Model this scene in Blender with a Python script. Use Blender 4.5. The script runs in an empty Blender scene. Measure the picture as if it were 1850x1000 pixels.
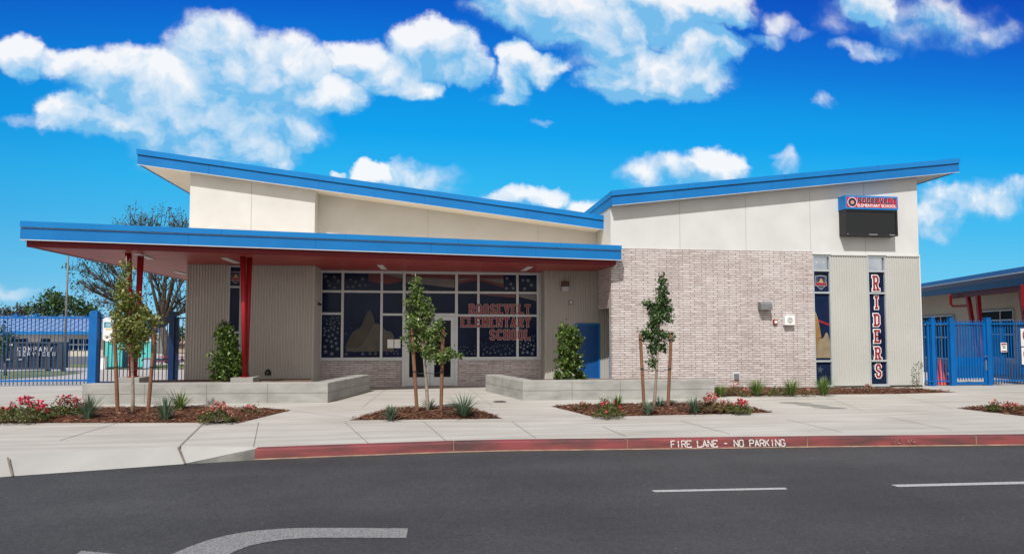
import bpy, bmesh, math, random
from math import sin, cos, pi, radians, sqrt
from mathutils import Vector, Matrix
random.seed(7)
SC = bpy.context.scene
COL = SC.collection

# ------------------------------------------------------------------ camera
F, PW, PH, SHIFT = 1150.0, 1850.0, 1000.0, 44.5
YAW, PITCH = radians(7.2), radians(2.86)
CAM = Vector((0, 0, 1.8))
cd = bpy.data.cameras.new('camera'); cam = bpy.data.objects.new('camera', cd); COL.objects.link(cam)
cam.location = CAM; cam.rotation_euler = (pi/2 + PITCH, 0, -YAW)
cd.sensor_width = 36; cd.lens = 36*F/PW; cd.shift_y = SHIFT/PW; cd.clip_start = .05; cd.clip_end = 6000
SC.camera = cam
FW = Vector((sin(YAW)*cos(PITCH), cos(YAW)*cos(PITCH), sin(PITCH)))
RT = Vector((cos(YAW), -sin(YAW), 0)); UP = RT.cross(FW)
# survey helpers: where a sight line meets a vertical plane Y = const / a level Z = const
def ray(px, py): return FW + RT*((px-PW/2)/F) - UP*((py-PH/2-SHIFT)/F)
def aty(px, py, Y):
    r = ray(px, py); t = Y/r.y; return Vector((r.x*t, Y, CAM.z + r.z*t))
def atz(px, py, Z=.15):
    r = ray(px, py); t = (Z-CAM.z)/r.z; return Vector((r.x*t, r.y*t, Z))
def pxm(px, py, Y): return ray(px, py).dot(FW) and Y/ray(px, py).y/F   # metres per photo pixel at that depth

# ------------------------------------------------------------------ light
SUN_DIR = Vector((.46, 1, -1.40)).normalized()      # direction the light travels
sd = bpy.data.lights.new('sun', 'SUN'); so = bpy.data.objects.new('sun', sd); COL.objects.link(so)
sd.energy = 4.5; sd.angle = radians(.5); sd.color = (1, .98, .945)
so.rotation_euler = SUN_DIR.to_track_quat('-Z', 'Y').to_euler(); so.location = (-8, -14, 30)
SC.view_settings.view_transform = 'Standard'; SC.view_settings.look = 'None'
SC.view_settings.exposure = 0; SC.view_settings.gamma = 1; SC.view_settings.use_curve_mapping = False

def lin(c):
    return tuple(((v/255)/12.92 if v/255 <= .04045 else ((v/255+.055)/1.055)**2.4) for v in c)

def build_world():
    W = bpy.data.worlds.new('World'); SC.world = W; W.use_nodes = True
    nt = W.node_tree; N = nt.nodes; L = nt.links
    N.clear()
    out = N.new('ShaderNodeOutputWorld'); bg = N.new('ShaderNodeBackground')
    L.new(bg.outputs[0], out.inputs[0])
    def inp(node, i, v):
        if isinstance(v, bpy.types.NodeSocket): L.new(v, node.inputs[i])
        elif v is not None: node.inputs[i].default_value = v
    def M(op, a, b=None, c=None, clamp=False):
        n = N.new('ShaderNodeMath'); n.operation = op; n.use_clamp = clamp
        inp(n, 0, a); inp(n, 1, b); inp(n, 2, c); return n.outputs[0]
    def V(op, a, b=None, c=None):
        n = N.new('ShaderNodeVectorMath'); n.operation = op
        inp(n, 0, a); inp(n, 1, b); inp(n, 2, c)
        return n.outputs['Value'] if op in ('LENGTH', 'DOT_PRODUCT') else n.outputs[0]
    def mix(f, a, b):
        n = N.new('ShaderNodeMix'); n.data_type = 'RGBA'
        inp(n, 0, f); inp(n, 6, a); inp(n, 7, b); return n.outputs[2]
    def noise(vec, scale, detail=6, rough=.55):
        n = N.new('ShaderNodeTexNoise'); n.inputs['Scale'].default_value = scale
        n.inputs['Detail'].default_value = detail; n.inputs['Roughness'].default_value = rough
        L.new(vec, n.inputs['Vector']); return n
    def smooth(v, a, b):
        n = N.new('ShaderNodeMapRange'); n.interpolation_type = 'SMOOTHSTEP'
        inp(n, 0, v); n.inputs[1].default_value = a; n.inputs[2].default_value = b; return n.outputs[0]
    tc = N.new('ShaderNodeTexCoord'); d = tc.outputs['Generated']
    sx = N.new('ShaderNodeSeparateXYZ'); L.new(d, sx.inputs[0])
    x, y, z = sx.outputs
    sky = N.new('ShaderNodeTexSky'); sky.sky_type = 'NISHITA'; sky.sun_disc = False
    sky.sun_elevation = math.asin(-SUN_DIR.z); sky.sun_rotation = math.atan2(-SUN_DIR.x, -SUN_DIR.y)
    sky.air_density = 1; sky.dust_density = .6; sky.ozone_density = 2
    nish = V('SCALE', sky.outputs[0]); nish.node.inputs['Scale'].default_value = .08
    bw = N.new('ShaderNodeRGBToBW'); L.new(nish, bw.inputs[0])
    hz = V('SCALE', (1.10, 1.0, .84)); L.new(bw.outputs[0], hz.node.inputs['Scale'])
    nish = mix(.7, nish, hz)          # sunward sky greyed and warmed to give the facade a neutral fill
    # deep polarised blue of the northern sky, by elevation
    yy = M('MAXIMUM', y, .02)
    v = M('DIVIDE', z, yy); u = M('DIVIDE', x, yy)
    rp = N.new('ShaderNodeValToRGB'); L.new(M('MULTIPLY', v, 1.6), rp.inputs[0])
    stops = [(0, (168, 222, 247)), (.06, (140, 212, 245)), (.143, (106, 203, 243)), (.28, (68, 189, 242)), (.38, (42, 183, 243)), (.505, (0, 164, 240)), (.60, (0, 150, 233)), (.70, (0, 124, 222)), (.84, (0, 94, 206)), (1, (0, 70, 185))]
    e = rp.color_ramp.elements
    e[0].position = 0; e[0].color = lin(stops[0][1]) + (1,); e[1].position = 1; e[1].color = lin(stops[-1][1]) + (1,)
    for p, c in stops[1:-1]:
        q = e.new(p); q.color = lin(c) + (1,)
    front = smooth(y, .25, .6)
    edge = smooth(M('MULTIPLY', u, -1), .1, .95)      # deeper blue further from the bright middle of this sky
    deep = V('MULTIPLY', rp.outputs[0], mix(edge, (1, 1, 1, 1), (.8, .80, .88, 1)))
    base = mix(M('MULTIPLY', front, .97), nish, deep)
    # clouds: blobs placed by direction, edges broken by noise
    cmb = N.new('ShaderNodeCombineXYZ'); L.new(u, cmb.inputs[0]); L.new(v, cmb.inputs[1])
    P = cmb.outputs[0]
    w1 = noise(P, 7.5, 5, .6); w2 = noise(P, 22, 6, .62)
    a1 = V('MULTIPLY_ADD', w1.outputs['Color'], (.105, .080, 0), (-.0525, -.040, 0))
    a2 = V('MULTIPLY_ADD', w2.outputs['Color'], (.034, .030, 0), (-.017, -.015, 0))
    PQ = V('ADD', V('ADD', P, a1), a2)
    blobs = [(395,105,95,72,1),(300,150,120,52,1),(215,135,90,45,.9),(140,110,70,26,.7),(45,95,48,36,1),(500,125,100,70,1),(590,165,75,36,.9),
      (360,190,170,55,.75),(240,220,110,32,.85),(130,200,60,40,.95),(60,212,60,14,.33),(390,250,150,60,.5),(480,220,110,55,.55),(540,240,40,32,.9),(500,275,50,30,.6),
      (650,105,60,34,.95),(690,120,70,38,.9),(780,90,80,45,1.05),(835,125,45,28,.9),(745,150,55,24,.95),
      (940,100,44,30,.95),(990,120,45,24,.8),(925,140,34,36,.7),(915,172,40,16,.6),(1060,15,190,62,1),(1260,15,90,34,1),(930,20,60,40,.8),(1095,60,30,40,.8),
      (1270,85,70,42,1.1),(1200,130,120,42,1.05),(1130,150,75,34,1.05),(1110,90,70,70,.5),
      (1412,46,34,22,.32),(1440,62,30,10,.25),(1380,72,50,10,.25),(1570,12,60,34,.9),(1640,35,150,60,.34),(1556,94,58,16,.42),(1800,60,80,30,.22),(1487,186,20,17,.33),
      (670,312,34,20,.8),(740,330,95,32,.42),(930,356,70,20,.5),(990,355,45,20,.55),(1065,372,40,18,.6),(604,315,16,9,.7),
      (1235,315,105,30,.62),(1300,302,50,24,.68),(1412,288,26,24,.36),(1398,270,18,10,.3),(1735,355,90,34,.5),(1810,352,70,30,.55),(1680,385,50,40,.5),(985,212,18,7,.22),(60,560,60,12,.25),(30,520,50,8,.2)]
    acc = None; accu = None
    for cx, cy, rx, ry, s in blobs:
        r = ray(cx, cy); cu, cv = r.x/r.y, r.z/r.y
        ex = ray(cx+rx, cy); ey = ray(cx, cy-ry)
        ru = abs(ex.x/ex.y-cu)*1.28; rv = abs(ey.z/ey.y-cv)*1.28
        q = V('MULTIPLY_ADD', PQ, (1/ru, 1/rv, 0), (-cu/ru, -cv/rv, 0))
        f = M('MULTIPLY_ADD', V('DOT_PRODUCT', q, q), -s, s)
        acc = f if acc is None else M('SMOOTH_MAX', acc, f, .12)
        q2 = V('MULTIPLY_ADD', PQ, (1/ru, 1/rv, 0), (-cu/ru-.012/ru, -cv/rv+.03/rv, 0))
        g = M('MULTIPLY_ADD', V('DOT_PRODUCT', q2, q2), -s, s)
        accu = g if accu is None else M('SMOOTH_MAX', accu, g, .12)
    PW_ = V('ADD', P, a1)
    fb = noise(PW_, 10, 8, .52); fb2 = noise(V('ADD', PW_, (.014, .022, 0)), 10, 7, .5)
    dens = M('MULTIPLY_ADD', M('SUBTRACT', fb.outputs[0], .5), .85, acc)
    alpha = M('MULTIPLY', smooth(dens, .02, .52), smooth(M('ADD', dens, M('MULTIPLY_ADD', fb.outputs[0], .9, -.12)), -.1, .85))
    alpha = M('MULTIPLY', alpha, front)
    alpha = M('MULTIPLY', alpha, smooth(z, .0, .06))
    lit = M('MULTIPLY_ADD', M('SUBTRACT', fb.outputs[0], fb2.outputs[0]), 3.6, .33)
    lit = M('ADD', lit, M('MULTIPLY', M('SUBTRACT', acc, accu), .85))
    lit = M('ADD', lit, M('MULTIPLY_ADD', w1.outputs[0], .9, -.45), clamp=True)
    cc = mix(lit, lin((122, 192, 237)) + (1,), lin((252, 253, 254)) + (1,))
    col = mix(M('MULTIPLY', alpha, .93), base, cc)
    # unseen bright haze and clouds behind the camera, added to lift facade shade
    back = smooth(y, .1, -.5)
    nb = noise(d, 3.2, 6, .55)
    cb = M('MULTIPLY', smooth(nb.outputs[0], .40, .60), back)
    col = mix(M('MULTIPLY', cb, .85), col, (1.45, 1.41, 1.33, 1))
    L.new(col, bg.inputs[0]); bg.inputs[1].default_value = 1.0
build_world()

# ------------------------------------------------------------------ materials
MATS = {}
def pm(name, c1, c2=None, scale=6, rough=.6, bump=0, bscale=40, metallic=0, spec=.4, detail=5, lo=.35, hi=.65, stretch=None, coat=0):
    if name in MATS: return MATS[name]
    m = bpy.data.materials.new(name); m.use_nodes = True; MATS[name] = m
    nt = m.node_tree; N = nt.nodes; L = nt.links; b = N['Principled BSDF']
    b.inputs['Roughness'].default_value = rough; b.inputs['Metallic'].default_value = metallic
    b.inputs['Specular IOR Level'].default_value = spec; b.inputs['Coat Weight'].default_value = coat
    c2 = c2 or tuple(v*.85 for v in c1)
    tc = N.new('ShaderNodeTexCoord'); co = tc.outputs['Object']
    if stretch:
        mp = N.new('ShaderNodeMapping'); mp.inputs['Scale'].default_value = stretch; L.new(co, mp.inputs[0]); co = mp.outputs[0]
    n = N.new('ShaderNodeTexNoise'); n.inputs['Scale'].default_value = scale; n.inputs['Detail'].default_value = detail
    L.new(co, n.inputs['Vector'])
    r = N.new('ShaderNodeValToRGB'); e = r.color_ramp.elements
    e[0].position = lo; e[1].position = hi; e[0].color = c1+(1,); e[1].color = c2+(1,)
    L.new(n.outputs[0], r.inputs[0]); L.new(r.outputs[0], b.inputs['Base Color'])
    if bump:
        n2 = N.new('ShaderNodeTexNoise'); n2.inputs['Scale'].default_value = bscale; n2.inputs['Detail'].default_value = 4
        L.new(tc.outputs['Object'], n2.inputs['Vector'])
        bp = N.new('ShaderNodeBump'); bp.inputs['Strength'].default_value = bump; bp.inputs['Distance'].default_value = .01
        L.new(n2.outputs[0], bp.inputs['Height']); L.new(bp.outputs[0], b.inputs['Normal'])
    return m

def brick_mat(name, cols, mortar, bw=.36, bh=.0667):
    m = bpy.data.materials.new(name); m.use_nodes = True
    nt = m.node_tree; N = nt.nodes; L = nt.links; b = N['Principled BSDF']; b.inputs['Roughness'].default_value = .85
    b.inputs['Specular IOR Level'].default_value = .2
    tc = N.new('ShaderNodeTexCoord'); s = N.new('ShaderNodeSeparateXYZ'); L.new(tc.outputs['Object'], s.inputs[0])
    a = N.new('ShaderNodeMath'); a.operation = 'ADD'; L.new(s.outputs[0], a.inputs[0]); L.new(s.outputs[1], a.inputs[1])
    c = N.new('ShaderNodeCombineXYZ'); L.new(a.outputs[0], c.inputs[0]); L.new(s.outputs[2], c.inputs[1])
    nz = N.new('ShaderNodeTexNoise'); nz.inputs['Scale'].default_value = 9; L.new(c.outputs[0], nz.inputs['Vector'])
    va = N.new('ShaderNodeVectorMath'); va.operation = 'MULTIPLY_ADD'; L.new(nz.outputs['Color'], va.inputs[0])
    va.inputs[1].default_value = (.012, .012, 0); L.new(c.outputs[0], va.inputs[2])
    br = N.new('ShaderNodeTexBrick'); L.new(va.outputs[0], br.inputs['Vector'])
    br.inputs['Scale'].default_value = 1; br.inputs['Brick Width'].default_value = bw; br.inputs['Row Height'].default_value = bh
    br.inputs['Mortar Size'].default_value = .0085; br.inputs['Mortar Smooth'].default_value = .25; br.inputs['Bias'].default_value = 0
    br.offset = .37; br.offset_frequency = 2
    br.inputs['Color1'].default_value = (0, 0, 0, 1); br.inputs['Color2'].default_value = (1, 1, 1, 1); br.inputs['Mortar'].default_value = (.5, .5, .5, 1)
    # weathered slurry: noise streaked along the courses decides where the white wash stays
    mp = N.new('ShaderNodeMapping'); mp.inputs['Scale'].default_value = (6, 22, 1); L.new(c.outputs[0], mp.inputs[0])
    n2 = N.new('ShaderNodeTexNoise'); n2.inputs['Scale'].default_value = 1; n2.inputs['Detail'].default_value = 7; n2.inputs['Roughness'].default_value = .65
    L.new(mp.outputs[0], n2.inputs['Vector'])
    n3 = N.new('ShaderNodeTexNoise'); n3.inputs['Scale'].default_value = .9; n3.inputs['Detail'].default_value = 3; L.new(c.outputs[0], n3.inputs['Vector'])
    def mth(op, x, y, z=None):
        n = N.new('ShaderNodeMath'); n.operation = op
        for i, v in enumerate((x, y, z)):
            if v is None: continue
            if isinstance(v, (int, float)): n.inputs[i].default_value = v
            else: L.new(v, n.inputs[i])
        return n.outputs[0]
    t = mth('MULTIPLY_ADD', br.outputs['Color'], .16, mth('MULTIPLY_ADD', n2.outputs[0], 1.0, mth('MULTIPLY_ADD', n3.outputs[0], .3, -.22)))
    r = N.new('ShaderNodeValToRGB'); e = r.color_ramp.elements
    e[0].position = .22; e[0].color = cols[0]+(1,); e[1].position = .66; e[1].color = cols[3]+(1,)
    q = e.new(.36); q.color = cols[1]+(1,); q = e.new(.48); q.color = cols[2]+(1,)
    L.new(t, r.inputs[0])
    mx = N.new('ShaderNodeMix'); mx.data_type = 'RGBA'; L.new(br.outputs['Fac'], mx.inputs[0]); L.new(r.outputs[0], mx.inputs[6])
    mx.inputs[7].default_value = mortar+(1,); L.new(mx.outputs[2], b.inputs['Base Color'])
    h = mth('MULTIPLY_ADD', n2.outputs[0], .35, mth('MULTIPLY', br.outputs['Fac'], -1.0))
    bp = N.new('ShaderNodeBump'); bp.inputs['Strength'].default_value = .9; bp.inputs['Distance'].default_value = .02
    L.new(h, bp.inputs['Height']); L.new(bp.outputs[0], b.inputs['Normal'])
    return m

def leaf_mat(name, c1, c2, c3=None, trans=.25, rough=.5):
    m = bpy.data.materials.new(name); m.use_nodes = True
    nt = m.node_tree; N = nt.nodes; L = nt.links; b = N['Principled BSDF']
    b.inputs['Roughness'].default_value = rough; b.inputs['Specular IOR Level'].default_value = .35
    g = N.new('ShaderNodeNewGeometry'); r = N.new('ShaderNodeValToRGB'); e = r.color_ramp.elements
    e[0].color = c1+(1,); e[1].color = c2+(1,)
    if c3: q = e.new(.8); q.color = c2+(1,); e[-1].color = c3+(1,)
    L.new(g.outputs['Random Per Island'], r.inputs[0]); L.new(r.outputs[0], b.inputs['Base Color'])
    if trans:
        t = N.new('ShaderNodeBsdfTranslucent'); L.new(r.outputs[0], t.inputs[0])
        ms = N.new('ShaderNodeMixShader'); ms.inputs[0].default_value = trans
        L.new(b.outputs[0], ms.inputs[1]); L.new(t.outputs[0], ms.inputs[2]); L.new(ms.outputs[0], N['Material Output'].inputs[0])
    return m

M_STUCCO = pm('cream_stucco', (.60, .588, .565), (.555, .542, .515), 1.4, .9, .25, 160, spec=.15)
M_STUCW = pm('white_stucco', (.605, .598, .590), (.56, .552, .542), 1.3, .9, .25, 160, spec=.15)
M_SOFF = pm('cream_soffit', (.78, .73, .64), (.73, .68, .59), 1.5, .8)
M_CORR = pm('tan_ribbed_metal', (.43, .405, .37), (.395, .372, .338), .9, .45, spec=.4)
M_CORRL = pm('pale_ribbed_metal', (.475, .470, .440), (.445, .438, .410), .9, .45, spec=.4)
M_BLUE = pm('blue_metal', (.002, .145, .42), (.003, .165, .46), 1.2, .4, spec=.3)
M_BLUED = pm('blue_metal_trim', (.002, .17, .475), (.003, .19, .51), 1.2, .35, spec=.3)
M_GAP = pm('dark_joint', (.05, .05, .05), (.07, .065, .06), 8, .9)
M_JOINT = pm('stucco_joint', (.40, .37, .33), (.36, .33, .30), 8, .9)
M_RED = pm('dark_red_paint', (.15, .004, .010), (.13, .004, .008), 2, .45, spec=.25)
M_REDL = pm('red_paint', (.30, .010, .014), (.26, .009, .012), 2, .42, spec=.3)
M_SOFR = pm('red_soffit_board', (.41, .062, .055), (.355, .052, .045), 1.2, .42, spec=.5)
M_BRICK = brick_mat('washed_brick', [(.335, .27, .25), (.425, .362, .343), (.54, .482, .464), (.665, .62, .605)], (.25, .20, .19))
M_BRICKE = brick_mat('washed_brick_entrance', [(.28, .20, .19), (.40, .32, .31), (.52, .45, .45), (.66, .61, .62)], (.32, .26, .25))
M_ALU = pm('pale_aluminium', (.60, .62, .64), (.55, .575, .60), 3, .4, spec=.5)
M_GLASS = pm('navy_window_film', (.006, .011, .034), (.012, .022, .060), 1.1, .14, spec=.10)
M_GLASSD = pm('dark_glass', (.006, .007, .010), (.010, .012, .018), 1.5, .08, spec=.12)
M_MIRROR = pm('reflective_glass', (.34, .38, .44), (.44, .48, .53), 2.5, .15, metallic=.85)
M_STAR = pm('faded_star', (.045, .058, .080), (.085, .10, .125), 3, .35)
M_STARB = pm('bright_star', (.12, .14, .17), (.19, .21, .24), 3, .35)
M_LRED = pm('lettering_red', (.27, .016, .030), (.24, .014, .026), 5, .4)
M_LREDS = pm('lettering_dark_red', (.27, .022, .032), (.23, .02, .028), 5, .4)
M_WHITE = pm('white_vinyl', (.80, .79, .78), (.76, .75, .74), 5, .45)
M_WHITED = pm('grey_white_vinyl', (.45, .44, .46), (.40, .39, .41), 5, .45)
M_NAVY = pm('navy_vinyl', (.015, .022, .075), (.012, .018, .065), 5, .4)
M_FENCE = pm('blue_fence_paint', (.002, .10, .34), (.003, .12, .385), 2, .4, spec=.3)
M_FENCED = pm('blue_mesh_screen', (.004, .085, .27), (.004, .10, .31), 2, .5)
M_CONCW = pm('grey_block_concrete', (.37, .36, .338), (.235, .23, .215), 1.9, .88, .35, 60, lo=.3, hi=.75, detail=9, stretch=(1, 1, 2.2))
M_BLACK = pm('black_plastic', (.010, .010, .011), (.016, .016, .018), 6, .4)
M_GREY = pm('grey_metal', (.18, .18, .185), (.14, .14, .145), 6, .5)
M_WOOD = pm('brown_stake_wood', (.145, .066, .036), (.22, .105, .060), 5, .8, .4, 40, stretch=(6, 6, .6))
M_BARK = pm('grey_bark', (.20, .16, .125), (.30, .25, .20), 14, .9, .6, 40)
M_DBARK = pm('dark_bark', (.055, .042, .035), (.09, .07, .055), 6, .9, .6, 20)

# ------------------------------------------------------------------ mesh helpers
class MB:
    def __init__(s): s.v = []; s.f = []; s.mi = []; s.k = 0
    def quad(s, *p):
        n = len(s.v); s.v += [tuple(q) for q in p]; s.f.append(tuple(range(n, n+len(p)))); s.mi.append(s.k)
    def box(s, x0, x1, y0, y1, z0, z1):
        if x0 > x1: x0, x1 = x1, x0
        if y0 > y1: y0, y1 = y1, y0
        if z0 > z1: z0, z1 = z1, z0
        n = len(s.v)
        s.v += [(x0,y0,z0),(x1,y0,z0),(x1,y1,z0),(x0,y1,z0),(x0,y0,z1),(x1,y0,z1),(x1,y1,z1),(x0,y1,z1)]
        for f in ((0,3,2,1),(4,5,6,7),(0,1,5,4),(1,2,6,5),(2,3,7,6),(3,0,4,7)):
            s.f.append(tuple(n+i for i in f)); s.mi.append(s.k)
        return s
    def prism(s, poly, d):                 # poly: list of 3d points, extruded by vector d
        n = len(s.v); m = len(poly); d = Vector(d)
        P = [Vector(p) for p in poly]
        nor = Vector((0,0,0))
        for i in range(m): nor += P[i].cross(P[(i+1) % m])
        if nor.dot(d) > 0: P.reverse()
        s.v += [tuple(p) for p in P] + [tuple(p+d) for p in P]
        s.f.append(tuple(range(n, n+m))); s.f.append(tuple(range(n+2*m-1, n+m-1, -1))); s.mi += [s.k]*2
        for i in range(m):
            j = (i+1) % m
            s.f.append((n+j, n+i, n+m+i, n+m+j)); s.mi.append(s.k)
        return s
    def xz(s, poly, y0, y1): return s.prism([(x, y0, z) for x, z in poly], (0, y1-y0, 0))
    def xy(s, poly, z0, z1): return s.prism([(p[0], p[1], z0) for p in poly], (0, 0, z1-z0))
    def bar(s, a, b, w, h=None, up=(0,0,1)):   # square bar from a to b
        a = Vector(a); b = Vector(b); h = h or w; t = (b-a).normalized(); u = Vector(up)
        if abs(t.dot(u)) > .95: u = Vector((0,1,0))
        sd = t.cross(u).normalized(); u = sd.cross(t)
        P = [a+sd*(i*w/2)+u*(j*h/2) for i, j in ((-1,-1),(1,-1),(1,1),(-1,1))]
        return s.prism(P, b-a)
    def tube(s, pts, rad, n=8, caps=True):
        pts = [Vector(p) for p in pts]
        if not hasattr(rad, '__len__'): rad = [rad]*len(pts)
        base = len(s.v); u = None
        for i, p in enumerate(pts):
            t = (pts[min(i+1, len(pts)-1)] - pts[max(i-1, 0)]).normalized()
            if u is None:
                u = t.cross(Vector((0,0,1)) if abs(t.z) < .9 else Vector((0,1,0))).normalized()
            else: u = (u - t*u.dot(t)).normalized()
            w = t.cross(u)
            for k in range(n):
                a = 2*pi*k/n; s.v.append(tuple(p + (u*cos(a)+w*sin(a))*rad[i]))
        for i in range(len(pts)-1):
            for k in range(n):
                a = base+i*n+k; b = base+i*n+(k+1) % n
                s.f.append((a, b, b+n, a+n)); s.mi.append(s.k)
        if caps:
            s.f.append(tuple(base+k for k in range(n-1, -1, -1))); s.f.append(tuple(base+(len(pts)-1)*n+k for k in range(n))); s.mi += [s.k]*2
        return s
    def lathe(s, c, prof, n=16):           # prof: [(r,z)...]
        base = len(s.v); c = Vector(c)
        for r, z in prof:
            for k in range(n):
                a = 2*pi*k/n; s.v.append((c.x+r*cos(a), c.y+r*sin(a), c.z+z))
        for i in range(len(prof)-1):
            for k in range(n):
                a = base+i*n+k; b = base+i*n+(k+1) % n
                s.f.append((a, b, b+n, a+n)); s.mi.append(s.k)
        s.f.append(tuple(base+(len(prof)-1)*n+k for k in range(n))); s.mi.append(s.k)
        return s
LOC = {}
SPLIT = {'brick_wall','corner_trim','rail','stucco_joint','brick_joint','ribbed_wall','window_sill','wall_flashing','alcove_lining','inner_wall','strut','stucco_wall','lawn','roller','paper_notice','soffit_light','fascia_seam'}
def pieces(mb):
    par = list(range(len(mb.v)))
    def find(a):
        while par[a] != a: par[a] = par[par[a]]; a = par[a]
        return a
    for f in mb.f:
        r = find(f[0])
        for i in f[1:]: par[find(i)] = r
    G = {}
    for f, m in zip(mb.f, mb.mi): G.setdefault(find(f[0]), []).append((f, m))
    out = []
    for fs in G.values():
        q = MB(); mp = {}
        for f, m in fs:
            for i in f:
                if i not in mp: mp[i] = len(q.v); q.v.append(mb.v[i])
            q.f.append(tuple(mp[i] for i in f)); q.mi.append(m)
        out.append(q)
    return out
def link(name, mb, mats, parent=None, **k):
    if parent and (name in SPLIT or (name == 'star_decal' and len(mb.f) <= 8)):
        r = [link_one(name, q, mats, parent, **k) for q in pieces(mb)]; return r[0]
    return link_one(name, mb, mats, parent, **k)
def link_one(name, mb, mats, parent=None, smooth=False, bevel=0, loc=None):
    if not isinstance(mats, (list, tuple)): mats = [mats]
    off = LOC[parent.name] if parent else Vector(loc or (0,0,0))
    me = bpy.data.meshes.new(name)
    me.from_pydata([(x-off.x, y-off.y, z-off.z) for x, y, z in mb.v], [], mb.f)
    for m in mats: me.materials.append(m)
    if len(mats) > 1: me.polygons.foreach_set('material_index', mb.mi)
    if smooth: me.polygons.foreach_set('use_smooth', [True]*len(me.polygons))
    o = bpy.data.objects.new(name, me); COL.objects.link(o)
    LOC[o.name] = off
    if parent: o.parent = parent
    else: o.location = off
    if bevel:
        md = o.modifiers.new('bevel', 'BEVEL'); md.width = bevel; md.segments = 2; md.limit_method = 'ANGLE'
    me.update()
    return o
def tag(o, label, cat, group=None):
    o['label'] = label; o['category'] = cat
    if group: o['group'] = group
    return o
def thing(name, label, cat, loc, group=None):
    o = bpy.data.objects.new(name, None); COL.objects.link(o); o.location = loc; o.empty_display_size = .2
    LOC[o.name] = Vector(loc); return tag(o, label, cat, group)
def struct(name, mb, m, **k):
    o = link(name, mb, m, **k); o['kind'] = 'structure'; return o
def copy_thing(o, loc, label, group=None):
    c = o.copy(); COL.objects.link(c); c.location = loc; c['label'] = label; LOC[c.name] = Vector(loc)
    if group: c['group'] = group
    for ch in list(o.children):
        d = ch.copy(); COL.objects.link(d); d.parent = c; LOC[d.name] = Vector(loc)
        for g in list(ch.children):
            q = g.copy(); COL.objects.link(q); q.parent = d; LOC[q.name] = Vector(loc)
    return c

# stroke lettering: block capitals as polylines in a 1 x 1 box; third entry lists slab serifs
C_ = .2
GL = {
'R': ([[(0,0),(0,1)],[(0,1),(.75,1),(1,.88),(1,.62),(.75,.5),(0,.5)],[(.55,.5),(1,0)]], [(0,0),(1,0),(0,1)]),
'O': ([[(0,.14),(.25,0),(.75,0),(1,.14),(1,.86),(.75,1),(.25,1),(0,.86),(0,.14)]], []),
'S': ([[(1,.72),(1,.87),(.75,1),(.25,1),(0,.87),(0,.64),(.25,.54),(.75,.46),(1,.36),(1,.13),(.75,0),(.25,0),(0,.13),(0,.28)]], []),
'E': ([[(0,0),(0,1)],[(0,1),(1,1),(1,.82)],[(0,.5),(.7,.5)],[(0,0),(1,0),(1,.18)]], [(0,0),(0,1)]),
'V': ([[(0,1),(.5,0),(1,1)]], [(0,1),(1,1)]),
'L': ([[(0,1),(0,0),(1,0),(1,.22)]], [(0,1),(0,0)]),
'T': ([[(.5,0),(.5,1)],[(0,.8),(0,1),(1,1),(1,.8)]], [(.5,0)]),
'M': ([[(0,0),(0,1),(.5,.35),(1,1),(1,0)]], [(0,0),(1,0),(0,1),(1,1)]),
'N': ([[(0,0),(0,1),(1,0),(1,1)]], [(0,0),(0,1),(1,1)]),
'A': ([[(0,0),(.5,1),(1,0)],[(.2,.33),(.8,.33)]], [(0,0),(1,0)]),
'Y': ([[(0,1),(.5,.5),(1,1)],[(.5,.5),(.5,0)]], [(0,1),(1,1),(.5,0)]),
'C': ([[(1,.72),(1,.86),(.75,1),(.25,1),(0,.86),(0,.14),(.25,0),(.75,0),(1,.14),(1,.28)]], []),
'H': ([[(0,0),(0,1)],[(1,0),(1,1)],[(0,.5),(1,.5)]], [(0,0),(0,1),(1,0),(1,1)]),
'I': ([[(.5,0),(.5,1)]], [(.5,0),(.5,1)]),
'D': ([[(0,0),(0,1)],[(0,1),(.7,1),(1,.84),(1,.16),(.7,0),(0,0)]], [(0,0),(0,1)]),
'F': ([[(0,0),(0,1)],[(0,1),(1,1)],[(0,.5),(.75,.5)]], [(0,0)]),
'P': ([[(0,0),(0,1)],[(0,1),(.75,1),(1,.88),(1,.6),(.75,.48),(0,.48)]], [(0,0)]),
'K': ([[(0,0),(0,1)],[(1,1),(0,.45)],[(.3,.6),(1,0)]], []),
'G': ([[(1,.75),(.75,1),(.25,1),(0,.86),(0,.14),(.25,0),(.75,0),(1,.14),(1,.45),(.6,.45)]], []),
'-': ([[(.1,.5),(.9,.5)]], []),
}
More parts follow.
